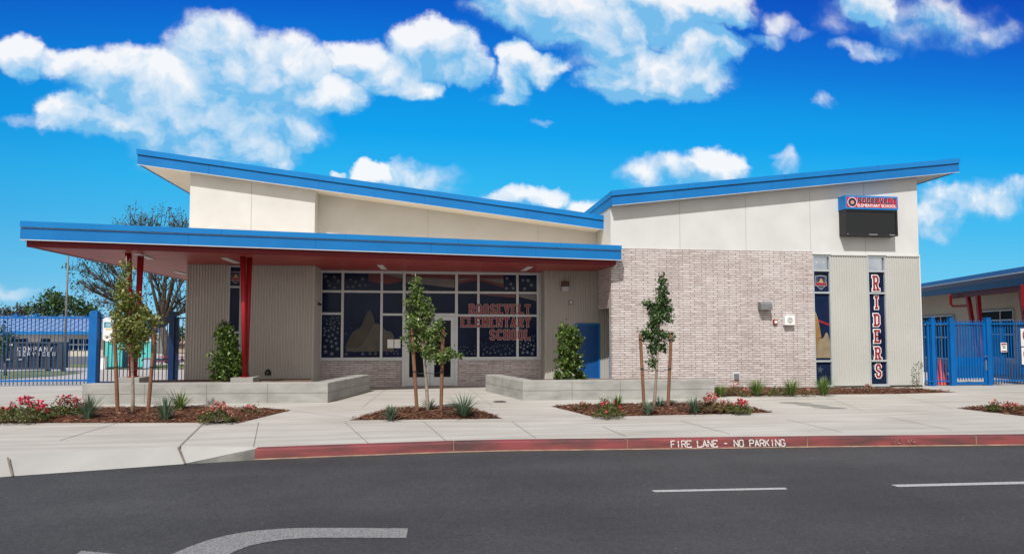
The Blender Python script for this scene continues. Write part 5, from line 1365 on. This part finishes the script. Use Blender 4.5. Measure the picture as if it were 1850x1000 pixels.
toilet(210.5, 664.5, 'teal portable toilet left of the red canopy column')
toilet(262, 664.5, 'teal portable toilet right of the red canopy column, partly behind the young tree')
b = atg(182, 667); o = thing('utility_cabinet', 'white cabinet beside the left portable toilet', 'cabinet', (b.x, b.y, gz(b.y)))
mb = MB(); mb.box(b.x-.28, b.x+.28, b.y, b.y+.5, gz(b.y), gz(b.y)+.92); link('cabinet_body', mb, M_WHITE, o, bevel=.02); mb = MB(); mb.box(b.x-.32, b.x+.32, b.y-.04, b.y+.54, gz(b.y)+.921, gz(b.y)+.98); link('cabinet_lid', mb, M_WHITED, o)
b = atg(264, 666.5); o = thing('wash_station', 'pale blue grey hand wash stand in front of the right portable toilet', 'wash stand', (b.x, b.y, gz(b.y)))
mb = MB(); mb.box(b.x-.28, b.x+.28, b.y, b.y+.4, gz(b.y), gz(b.y)+.75); link('tank', mb, pm('pale_blue_plastic', (.34, .44, .56), (.30, .40, .52), 2, .5), o, bevel=.04); mb = MB(); mb.box(b.x-.32, b.x+.32, b.y-.03, b.y+.42, gz(b.y)+.752, gz(b.y)+.85); link('basin', mb, M_GREY, o, bevel=.02)
# red picnic table
b = atg(312, 660); z = gz(b.y); o = thing('picnic_table', 'red picnic table in the yard beyond the fence', 'table', (b.x, b.y, z))
M_PR = pm('picnic_red', (.34, .02, .05), (.28, .02, .04), 2, .5)
mb = MB(); mb.box(b.x-1, b.x+1, b.y-.4, b.y+.4, z+.72, z+.77); link('table_top', mb, M_PR, o)
for s in (-.75, .75): mb = MB(); mb.box(b.x-1, b.x+1, b.y+s-.14, b.y+s+.14, z+.42, z+.46); link('bench', mb, M_PR, o)
for s in (-.7, .7):
    mb = MB(); mb.bar((b.x+s, b.y-.85, z), (b.x+s, b.y+.2, z+.71), .07); mb.bar((b.x+s+.08, b.y+.85, z), (b.x+s+.08, b.y-.2, z+.71), .07); mb.box(b.x+s-.12, b.x+s-.05, b.y-.88, b.y+.88, z+.36, z+.419); link('leg', mb, M_GREY, o)
# little tan house far beyond
b = atg(326, 640); Yh = 95; z = -.9; p = aty(318, 634, Yh); q = aty(345, 621, Yh)
o = thing('house', 'small tan house with a low roof far beyond the yard fence', 'house', (p.x, Yh, z))
mb = MB(); mb.box(p.x, q.x+3, Yh, Yh+6, z, q.z); link('wall', mb, pm('tan_house', (.42, .33, .25), (.38, .30, .23), 1, .9), o)
mb = MB(); mb.prism([(p.x-.4, Yh-.5, q.z+.002), (p.x-.4, Yh+3, q.z+1.3), (p.x-.4, Yh+6.5, q.z+.002)], (q.x-p.x+4, 0, 0)); link('roof', mb, pm('tan_roof', (.33, .22, .16), (.28, .19, .14), 1, .9), o)
# flagpole
b = aty(117, 640, 46); o = thing('flagpole', 'tall bare grey flagpole beyond the rolling gate', 'pole', (b.x, 46, gz(46)))
mb = MB(); zt3 = aty(117, 425, 46).z; mb.tube([(b.x, 46, gz(46)), (b.x, 46, zt3)], [.085, .045], 12); link('pole_shaft', mb, M_GREY, o, smooth=True)
mb = MB(); mb.lathe((b.x, 46, zt3), [(.02, 0), (.09, .05), (.09, .12), (.02, .17)], 12); link('finial', mb, M_ALU, o)
mb = MB(); mb.lathe((b.x, 46, gz(46)), [(.22, 0), (.2, .05), (.12, .09)], 14); link('base_collar', mb, M_GREY, o)

# ------------------------------------------------------------------ vegetation
def leaf(mb, c, size, rnd, up=.35, aspect=.62):
    """one pointed leaf folded along its midrib"""
    n = Vector((rnd.gauss(0,1), rnd.gauss(0,1), rnd.gauss(0,1)+up)).normalized()
    t = n.orthogonal().normalized(); a = rnd.uniform(0, 2*pi); t = (t*cos(a)+n.cross(t)*sin(a)); w = n.cross(t)
    s = size*rnd.uniform(.65, 1.25); k = len(mb.v); f = n*s*.13
    mb.v += [tuple(c-t*s*.5), tuple(c+w*s*aspect*.5-f*-1-t*s*.08), tuple(c+t*s*.5), tuple(c-w*s*aspect*.5+f-t*s*.08)]
    mb.f += [(k, k+1, k+2), (k, k+2, k+3)]; mb.mi += [mb.k]*2
def in_ball(rnd, shell=.0):
    while True:
        v = Vector((rnd.uniform(-1,1), rnd.uniform(-1,1), rnd.uniform(-1,1)))
        if shell*shell < v.length_squared < 1: return v
M_LEAF1 = leaf_mat('pear_leaf_light', (.075, .105, .018), (.23, .26, .06), (.46, .45, .17), trans=.22, rough=.38)
M_LEAF2 = leaf_mat('pear_leaf_mid', (.04, .08, .016), (.14, .205, .045), (.34, .39, .14), trans=.22, rough=.38)
M_LEAF3 = leaf_mat('pear_leaf_deep', (.016, .048, .012), (.065, .125, .032), (.18, .25, .095), trans=.18, rough=.4)
M_SHRUB = leaf_mat('shrub_leaf', (.022, .050, .010), (.095, .16, .028), (.26, .34, .085), trans=.2, rough=.35)
M_BLADE = leaf_mat('blue_green_blade', (.045, .085, .050), (.13, .20, .13), (.27, .34, .23), trans=.12, rough=.45)
M_BLADEG = leaf_mat('fresh_green_blade', (.055, .10, .02), (.16, .25, .05), (.34, .40, .14), trans=.18, rough=.45)
M_ROSEL = leaf_mat('rose_leaf', (.035, .055, .012), (.11, .135, .028), (.22, .16, .07), trans=.2, rough=.45)
M_ROSED = leaf_mat('rusty_rose_leaf', (.09, .055, .022), (.18, .11, .045), (.17, .17, .05), trans=.2, rough=.5)
M_PETAL = leaf_mat('red_petal', (.42, .010, .045), (.62, .035, .085), (.66, .14, .17), trans=.15, rough=.5)
M_PETALP = leaf_mat('faded_pink_petal', (.42, .10, .10), (.52, .22, .19), (.40, .26, .17), trans=.15, rough=.6)
M_FARL = leaf_mat('far_dark_leaf', (.020, .026, .016), (.055, .062, .035), (.10, .10, .065), trans=.15, rough=.6)
M_FARG = leaf_mat('far_green_leaf', (.016, .040, .010), (.05, .10, .022), (.12, .19, .05), trans=.18, rough=.5)
M_TIE = pm('black_rubber_tie', (.015, .015, .016), (.02, .02, .022), 8, .6)

def young_tree(base, top, blobs, mat, n, label, seed, leafs=.070, group='young staked trees'):
    """base, top and crown clumps are surveyed at the trunk's own depth and become metres round the trunk"""
    rnd = random.Random(seed)
    b = atz(base[0], base[1], .2); Y = b.y; k = pxm(base[0], base[1]-150, Y)
    o = thing('young_tree', label, 'tree', (b.x, b.y, .15), group)
    P = lambda x, y: aty(x, y, Y)
    t = P(*top); mid = P(base[0]+(top[0]-base[0])*.35+1.5, base[1]+(top[1]-base[1])*.45)
    path = []
    for i in range(13):
        s = i/12; q = b*(1-s)**2 + mid*2*s*(1-s) + t*s*s; path.append(q+Vector((0, .02*sin(s*9+seed), 0)))
    path[0].z = .14
    mb = MB(); mb.tube(path, [.034*(1-.86*i/12)+.004 for i in range(13)], 8)
    tips = []
    for (cx, cy, rx, ry, w) in blobs:
        c = P(cx, cy); dep = rnd.uniform(-.5, .5)*rx*k; c = c+Vector((0, dep, 0))
        j = min(range(13), key=lambda i: (path[i]-(c-Vector((0,0,ry*k*.9)))).length)
        s = path[j]; m = s.lerp(c, .5)+Vector((0,0,.05)); mb.tube([s, m, c], [.012, .009, .004], 5); tips.append((c, rx*k, ry*k, w))
        for _ in range(4):
            e = c+Vector((rnd.uniform(-.9,.9)*rx*k, rnd.uniform(-.9,.9)*rx*k, rnd.uniform(-.2,.95)*ry*k)); mb.tube([c, c.lerp(e,.5)+Vector((0,0,.02)), e], [.005, .004, .002], 4)
    link('trunk', mb, M_BARK, o, smooth=True)
    tot = sum(a[1]*a[2]*a[3] for a in tips); mb = MB()
    for c, rx, rz, w in tips:
        m = int(n*rx*rz*w/tot); nc = max(3, m//14)
        cl = [c+Vector((v.x*rx, v.y*rx*1.0, v.z*rz)) for v in (in_ball(rnd) for _ in range(nc))]
        for i in range(m):
            q = rnd.choice(cl); leaf(mb, q+Vector((rnd.gauss(0,.045), rnd.gauss(0,.045), rnd.gauss(0,.045))), leafs, rnd)
    link('crown', mb, mat, o)
    return o, Y, k
def stake(top, foot, Y, label, ties=(), toward=None, group='brown tree stakes'):
    f = aty(foot[0], foot[1], Y); t = aty(top[0], top[1], Y); f.z = max(.16, f.z)
    o = thing('tree_stake', label, 'stake', f, group); mb = MB()
    f0 = f-Vector((0,0,.08)); mb.tube([f0, t-(t-f0).normalized()*.015, t], [.036, .036, .028], 10); link('pole', mb, M_WOOD, o, smooth=False)
    for y in ties:
        s = (y-top[1])/(foot[1]-top[1]); a = t.lerp(f, s); b = aty(toward, y+2, Y)
        mb = MB(); mb.tube([a+Vector((0,-.03,0)), a.lerp(b,.5)+Vector((0,-.035,-.03)), b+Vector((0,-.03,0))], .007, 5); mb.lathe((a.x, a.y, a.z-.015), [(.041, 0), (.041, .03)], 10); link('tie', mb, M_TIE, o)
    return o
t1, Y1, k1 = young_tree((241,747), (227,462), [(229,482,8,18,1),(229,512,12,20,1),(232,540,22,18,1),(222,548,14,16,1),(242,560,26,18,1),(222,572,26,16,1),(250,585,30,16,1.1),(232,600,30,18,1.1),(272,578,16,12,.8),(211,570,8,7,.5),(240,622,24,16,1.1),(226,610,20,14,1),(262,606,18,14,.9),(284,578,9,8,.5),(240,642,13,9,.9)], M_LEAF1, 3600, 'young staked tree with pale yellow green leaves in the left bed', 5)
stake((206.5,583), (213,744), Y1-.02, 'thin brown stake left of the pale young tree, under the white notice', (598, 663), 240)
stake((280.5,590), (267,744), Y1-.02, 'brown stake leaning right of the pale young tree in the left bed', (598, 663), 241)
t2, Y2, k2 = young_tree((773.5,744), (750,493), [(750,510,5,14,1),(752,528,10,12,1),(742,545,14,9,1),(760,545,15,12,1),(776,560,11,10,.8),(750,562,18,12,1),(768,572,16,12,1),(750,580,16,12,1),(765,594,18,14,1),(744,590,9,10,.8),(790,590,9,14,.8),(786,607,14,14,.9),(768,612,18,13,1),(738,612,9,9,.7),(775,630,20,13,1),(798,640,18,11,.9),(820,642,14,7,.8),(782,648,16,8,.8),(752,624,14,10,.8),(806,632,14,6,.5)], M_LEAF2, 4200, 'young staked tree in front of the entrance doors', 6)
stake((744,594), (754,744), Y2-.02, 'brown stake left of the young tree in front of the doors', (606, 671), 768)
stake((800.5,594), (796.5,742), Y2-.02, 'brown stake right of the young tree in front of the doors', (606, 671), 770)
t3, Y3, k3 = young_tree((1182,737), (1196,489), [(1196,515,6,16,.9),(1197,535,11,15,1),(1195,555,12,14,1),(1180,558,9,10,.9),(1168,546,7,7,.8),(1206,556,8,10,.9),(1186,572,12,12,1),(1200,574,10,9,.9),(1182,590,9,11,1),(1168,602,10,7,.9),(1178,610,12,9,1),(1192,606,10,7,.9),(1206,607,9,6,.9),(1217,603,6,5,.7),(1180,628,10,12,1),(1194,628,8,8,.9),(1180,655,7,9,1)], M_LEAF3, 3000, 'slender young staked tree with deep green leaves before the brick wall', 8)
stake((1156.5,603), (1164,735), Y3-.02, 'brown stake left of the slender tree before the brick wall', (613, 666), 1181)
stake((1212.5,604), (1206.5,735), Y3-.02, 'brown stake right of the slender tree before the brick wall', (613, 666), 1182)

def shrub(base, blobs, Y, z, label, n, seed, mat=M_SHRUB, ls=.095, cat='shrub', name='shrub', stem=.02):
    rnd = random.Random(seed); b = aty(base[0], base[1], Y); b.z = z; k = pxm(base[0], base[1]-40, Y)
    o = thing(name, label, cat, b); mb = MB(); lv = MB()
    cs = [(aty(x, y, Y), rx*k, ry*k) for x, y, rx, ry in blobs]; tot = sum(a[1]*a[2] for a in cs)
    for c, rx, rz in cs:
        s = b+Vector((rnd.uniform(-.1,.1), rnd.uniform(-.05,.05), -.02)); mb.tube([s, s.lerp(c,.5)+Vector((0,0,.04)), c], [stem, stem*.7, stem*.3], 5)
        m = int(n*rx*rz/tot); cl = []
        for _ in range(max(4, m//9)):
            v = in_ball(rnd, .35); cl.append(c+Vector((v.x*rx, v.y*rx*.9, v.z*rz)))
        for i in range(m):
            q = rnd.choice(cl)+Vector((rnd.gauss(0,.04), rnd.gauss(0,.04), rnd.gauss(0,.04)))
            if q.z > z-.02: leaf(lv, q, ls, rnd, .5, .7)
    link('stem', mb, M_BARK, o, smooth=True); link('foliage', lv, mat, o)
    return o
shrub((410,692), [(405,590,11,16),(404,605,16,16),(410,622,20,16),(420,618,14,12),(405,640,24,14),(425,640,20,14),(410,660,30,16),(432,662,14,16),(395,668,18,16),(415,680,30,12),(432,682,18,8),(446,684,10,6)], 17.35, .5, 'tall leafy shrub in the planter in front of the red column', 2700, 21)
shrub((1028,690), [(1025,592,16,10),(1030,600,20,12),(1022,612,20,14),(1035,618,18,14),(1025,632,24,14),(1034,642,20,14),(1022,655,24,14),(1036,662,20,14),(1028,676,28,13),(1048,680,12,9),(1012,680,12,9)], 17.5, .5, 'tall columnar leafy shrub beside the blue service door', 3000, 22)

def clump(base, h, w, label, group, n=80, mat=None, seed=1, z=.2, name='strap_leaf_plant', stiff=.6, bw=.012):
    """grass-like plant: every blade a tapering curved strip"""
    rnd = random.Random(seed); b = atz(base[0], base[1], z); k = (b-CAM).dot(FW)/F; H = h*k*1.12; W = w*k*.85
    o = tag(None or bpy.data.objects.new(name, None), label, 'plant', group); COL.objects.link(o); b0 = Vector((b.x, b.y, z-.03)); o.location = b0; LOC[o.name] = b0
    def blades(m, hs, ws, wd):
        mb = MB()
        for _ in range(m):
            a = rnd.uniform(0, 2*pi); l = H*rnd.uniform(.55, 1.05)*hs; out = W*rnd.uniform(.08, 1.0)**.8*ws; r0 = rnd.uniform(0, .05)
            d = Vector((cos(a), sin(a), 0)); sd = Vector((-sin(a), cos(a), 0)); p0 = b0+d*r0; base_i = len(mb.v); N_ = 5
            droop = rnd.uniform(.0, .35)*(out/W)
            for i in range(N_+1):
                s = i/N_; p = p0+d*out*(s**1.6)+Vector((0, 0, l*(s - droop*s**3))); wv = wd*(1-s)**.6*rnd.uniform(.9, 1.1)+.0012
                mb.v += [tuple(p-sd*wv), tuple(p+sd*wv)]
            for i in range(N_): q = base_i+2*i; mb.f.append((q, q+1, q+3, q+2)); mb.mi.append(0)
        return mb
    link('leaf_tuft', blades(n, 1, 1, bw), mat or M_BLADE, o)
    link('base_leaves', blades(n//3, .45, 1.25, bw*.9), mat or M_BLADE, o)
    return o
GL_ = 'strap leaved plants in the beds'
clump((160,755), 46, 40, 'blue green spiky plant between the red roses and the young tree, left bed', GL_, 85, M_BLADE, 1)
clump((299,756), 44, 36, 'blue green spiky plant right of the young tree in the left bed, nearest the pavement', GL_, 80, M_BLADE, 2)
clump((325,741), 40, 36, 'fresher green spiky plant behind a blue green one in the left bed', GL_, 70, M_BLADEG, 3)
clump((706,755), 29, 30, 'small spiky plant left of the stakes in front of the entrance doors', GL_, 60, M_BLADE, 4)
clump((838,750), 40, 52, 'wide spiky plant right of the stakes in front of the entrance doors', GL_, 110, M_BLADE, 5)
clump((776,741), 24, 28, 'little spiky plant half hidden behind the tree trunk before the doors', GL_, 45, M_BLADE, 6)
clump((1115,734), 24, 24, 'green spiky plant behind the red roses in the right bed', GL_, 60, M_BLADEG, 7)
clump((1171,745), 24, 22, 'small blue green spiky plant just left of the slender tree trunk', GL_, 50, M_BLADE, 8)
clump((1193,735), 22, 20, 'dark little spiky plant just right of the slender tree trunk', GL_, 45, M_BLADE, 9)
clump((1256,743), 30, 30, 'blue green spiky plant left of the faded pink roses', GL_, 70, M_BLADE, 10)
GS_ = 'green grass tufts along the brick wall'
clump((1301,713), 22, 26, 'green grass tuft at the end of the right planter wall', GS_, 150, M_BLADEG, 11, bw=.007, name='grass_tuft')
clump((1367,712), 29, 34, 'green grass tuft below the outlet box on the brick wall', GS_, 180, M_BLADEG, 12, bw=.007, name='grass_tuft')
clump((1430,712), 30, 36, 'green grass tuft at the right end of the brick wall', GS_, 180, M_BLADEG, 13, bw=.007, name='grass_tuft')
clump((1488,711), 32, 36, 'green grass tuft in front of the slot window with stars', GS_, 180, M_BLADEG, 14, bw=.007, name='grass_tuft')

def rose(base, w, h, label, flowers, seed, mat=M_ROSEL, fm=M_PETAL, z=.2, spread=None, dens=1, group='low rose bushes'):
    rnd = random.Random(seed); b = atz(base[0], base[1], z); k = (b-CAM).dot(FW)/F; W = w*k/2; H = h*k
    b.z = z-.02; o = thing('rose_bush', label, 'bush', b, group)
    lv = MB(); fl = MB(); st = MB()
    n = int(900*min(2.2, (W*H/.12))*dens)+90; cl = []
    for _ in range(max(12, n//9)):
        a = rnd.uniform(0, 2*pi); r = sqrt(rnd.random()); x = r*W*cos(a); y = r*W*.75*sin(a); top = H*(1-.75*r*r)*rnd.uniform(.55, 1.08)
        cl.append(b+Vector((x, y, max(.03, top*rnd.uniform(.35, 1)))))
    for c in cl[::3]: st.tube([b+(c-b)*.06+Vector((0,0,.005)), b.lerp(c,.55)+Vector((0,0,.03)), c], [.006, .005, .003], 4)
    for i in range(n): leaf(lv, rnd.choice(cl)+Vector((rnd.gauss(0,.035), rnd.gauss(0,.035), rnd.gauss(0,.03))), .042, rnd, .5, .7)
    heads = [(rnd.gauss(0,.45), rnd.gauss(0,.35)) for _ in range(flowers)] if spread is None else [(s[0]+rnd.gauss(0,s[2]), rnd.gauss(0,.25)) for s in spread for _ in range(s[1])]
    for x, y in heads:
        x = max(-.95, min(.95, x)); y = max(-.8, min(.5, y)); c = b+Vector((x*W, y*W*.75, H*(1-.6*min(1, x*x+y*y))*rnd.uniform(.7, 1.08)))
        for _ in range(9): leaf(fl, c+Vector((rnd.gauss(0,.016), rnd.gauss(0,.016), rnd.gauss(0,.014))), .04, rnd, .8, .9)
    link('stem', st, M_BARK, o); link('foliage', lv, mat, o)
    if heads: link('blossom', fl, fm, o)
    return o
rose((44,758), 96, 40, 'large rose bush covered in red blooms at the left end of the left bed', 0, 31, spread=[(-.25,17,.22),(.15,13,.25),(.6,12,.15),(.1,9,.3)])
rose((119,750), 72, 38, 'yellowing rose bush with red blooms on top, second from the left', 0, 32, spread=[(.0,14,.16),(.55,10,.12)])
rose((393,760), 62, 34, 'rusty rose bush with faded blooms at the right of the left bed', 34, 33, M_ROSEL, M_PETALP)
rose((453,745), 36, 16, 'small dry rose bush at the right tip of the left bed', 12, 34, M_ROSED, M_PETALP)
rose((1051,737), 30, 13, 'small dry rose bush at the left tip of the right bed', 7, 35, M_ROSED, M_PETALP)
rose((1092,738), 28, 20, 'low green rose bush without blooms behind the red one, right bed', 0, 40, M_ROSEL)
rose((1101,751), 56, 28, 'rose bush with a bright red bloom at the front of the right bed', 0, 36, M_ROSEL, M_PETAL, spread=[(-.35,7,.10),(.65,4,.12)])
rose((1286,742), 54, 32, 'rusty bush with faded pink blooms in the right bed', 40, 37, M_ROSED, M_PETALP)
rose((1336,744), 44, 24, 'bush with bright red blooms at the right end of the right bed', 0, 38, M_ROSEL, M_PETAL, spread=[(.2,16,.22),(-.1,5,.2)])
rose((1313,741), 34, 20, 'green rose bush between the faded pink one and the bright red one', 6, 39, M_ROSEL, M_PETALP)
rose((1796,740), 24, 20, 'sparse rose bush with pink buds at the left of the far right bed', 6, 41, M_ROSEL, M_PETALP, dens=.6)
rose((1826,741), 34, 17, 'dusky pink rose bush at the right edge of the far right bed', 24, 42, M_ROSED, M_PETALP)
rose((1329,711), 38, 22, 'thin dry rose bush between two grass tufts by the outlet box', 6, 43, M_ROSED, M_PETALP, dens=.6)
rose((1404,712), 34, 17, 'thin low green bush between two grass tufts on the brick wall', 3, 44, M_ROSEL, M_PETALP, dens=.8)
rose((1568,706), 18, 14, 'tiny twiggy bush in front of the lettered slot window', 5, 45, M_ROSED, M_PETALP, dens=.4)
shrub((1655,706), [(1652,665,5,9),(1660,660,6,8),(1655,676,8,9),(1664,670,6,9),(1650,686,6,7),(1659,690,6,6)], 17.62, .2, 'thin upright rose sapling at the corner of the white building', 150, 46, M_ROSEL, .05, 'sapling', 'rose_sapling', .008)

rose((1462,712), 24, 12, 'low dry bush between the last grass tuft on the brick and the starred window', 3, 47, M_ROSED, M_PETALP, dens=.6)
rose((1346,713), 22, 11, 'small rusty bush left of the tuft below the outlet box', 4, 48, M_ROSED, M_PETALP, dens=.6)
# trees of the background
def far_tree(base, Y, gz_, blobs, label, n, seed, mat, bark, ls, tr=.3, limbs=3, group=None, sparse=False, name='tree', spiky=0):
    rnd = random.Random(seed); b = aty(base[0], base[1], Y); b.z = gz_; k = pxm(base[0], 520, Y); o = thing(name, label, 'tree', b, group)
    mb = MB(); lv = MB(); cs = [(aty(x, y, Y)+Vector((0, rnd.uniform(-1,1)*rx*k*.6, 0)), rx*k, ry*k) for x, y, rx, ry in blobs]
    cen = sum((c for c, _, _ in cs), Vector())/len(cs); fork = b.lerp(cen, .38); fork.x = b.x*.7+cen.x*.3
    mb.tube([b, b.lerp(fork,.5)+Vector((.1*tr,0,0)), fork], [tr*1.15, tr, tr*.8], 9); tot = sum(a[1]*a[2] for a in cs)
    for c, rx, rz in cs:
        m = fork.lerp(c, .5)+Vector((rnd.uniform(-.2,.2)*rx, 0, rnd.uniform(.0,.25)*rz)); mb.tube([fork, m, c], [tr*.55, tr*.34, tr*.14], 6)
        for _ in range(limbs):
            v = in_ball(rnd, .5); e = c+Vector((v.x*rx, v.y*rx, abs(v.z)*rz*1.0)); s = m.lerp(c, rnd.random()); q = s.lerp(e,.5)+Vector((0,0,.1*rz)); mb.tube([s, q, e], [tr*.16, tr*.10, tr*.04], 5)
            for _ in range(3 if sparse else 1):
                v2 = in_ball(rnd); mb.tube([q.lerp(e, rnd.random()), e+Vector((v2.x, v2.y, v2.z+.3))*rx*.35], [tr*.06, tr*.025], 4)
        mm = int(n*rx*rz/tot); cl = []
        for _ in range(max(6, mm//(8 if sparse else 14))):
            v = in_ball(rnd, .3); cl.append(c+Vector((v.x*rx, v.y*rx, v.z*rz)))
        g = ls*(1.1 if not sparse else .8)
        for _ in range(mm): leaf(lv, rnd.choice(cl)+Vector((rnd.gauss(0,g), rnd.gauss(0,g), rnd.gauss(0,g))), ls, rnd, .3, .7)
    for (x, y0, y1) in (spiky or []):
        s = aty(x, y0, Y); e = aty(x+rnd.uniform(-6,6), y1, Y); mb.tube([s, e], [tr*.10, tr*.03], 4)
        for _ in range(26):
            q = s.lerp(e, rnd.random()**.6); leaf(lv, q+Vector((rnd.gauss(0,.22), rnd.gauss(0,.2), rnd.gauss(0,.15))), ls*.85, rnd, .3, .7)
    link('trunk', mb, bark, o, smooth=True); link('crown', lv, mat, o)
    return o
far_tree((306,655), 62, -.9, [(165,490,38,26),(190,470,40,26),(215,510,52,30),(255,470,48,40),(240,540,46,24),(295,500,42,34),(320,540,34,26),(345,480,36,36),(285,450,46,34),(330,440,36,30),(290,420,50,30),(250,410,40,26),(325,408,24,22),(190,530,40,20),(150,520,26,18),(225,555,50,18),(330,560,30,20)],
    'broad half bare dark tree rising behind the canopy left of the building', 4800, 51, M_FARL, M_DBARK, .19, .34, 14, None, True,
    spiky=[(236,405,370),(241,410,362),(252,408,384),(262,410,390),(275,410,372),(283,408,380),(290,408,366),(297,408,378),(305,408,374),(314,410,386),(322,408,380),(331,408,372),(268,412,395),(210,415,398)])
far_tree((95,650), 72, -.9, [(90,540,20,16),(78,556,18,12),(104,552,20,16),(92,566,28,12)], 'mid green bushy tree left of the flagpole behind the classroom roof', 1500, 52, M_FARG, M_DBARK, .30, .22)
far_tree((138,650), 76, -.9, [(130,545,22,14),(150,556,20,14),(125,562,22,12),(165,565,18,12),(140,570,30,10)], 'mid green bushy tree right of the flagpole behind the classroom roof', 1500, 53, M_FARG, M_DBARK, .30, .22)
far_tree((30,650), 84, -.9, [(22,566,22,8),(48,562,16,10),(2,568,20,8)], 'low dull green tree at the left edge behind the classroom roof', 900, 54, M_FARL, M_DBARK, .30, .2)
far_tree((-60,650), 90, -.9, [(-60,560,50,20),(-110,565,40,20)], 'dull green tree line just beyond the left edge', 700, 55, M_FARG, M_DBARK, .4, .2)
far_tree((318,648), 90, -.9, [(312,606,18,10),(330,600,14,12),(345,606,14,12)], 'low green tree beyond the yard near the tan house', 500, 56, M_FARG, M_DBARK, .35, .16)
far_tree((10,676), 33, gz(33), [(8,600,8,14),(14,615,8,14),(4,630,9,16)], 'small green tree just behind the rolling gate at the left edge', 420, 57, M_FARG, M_DBARK, .14, .06)
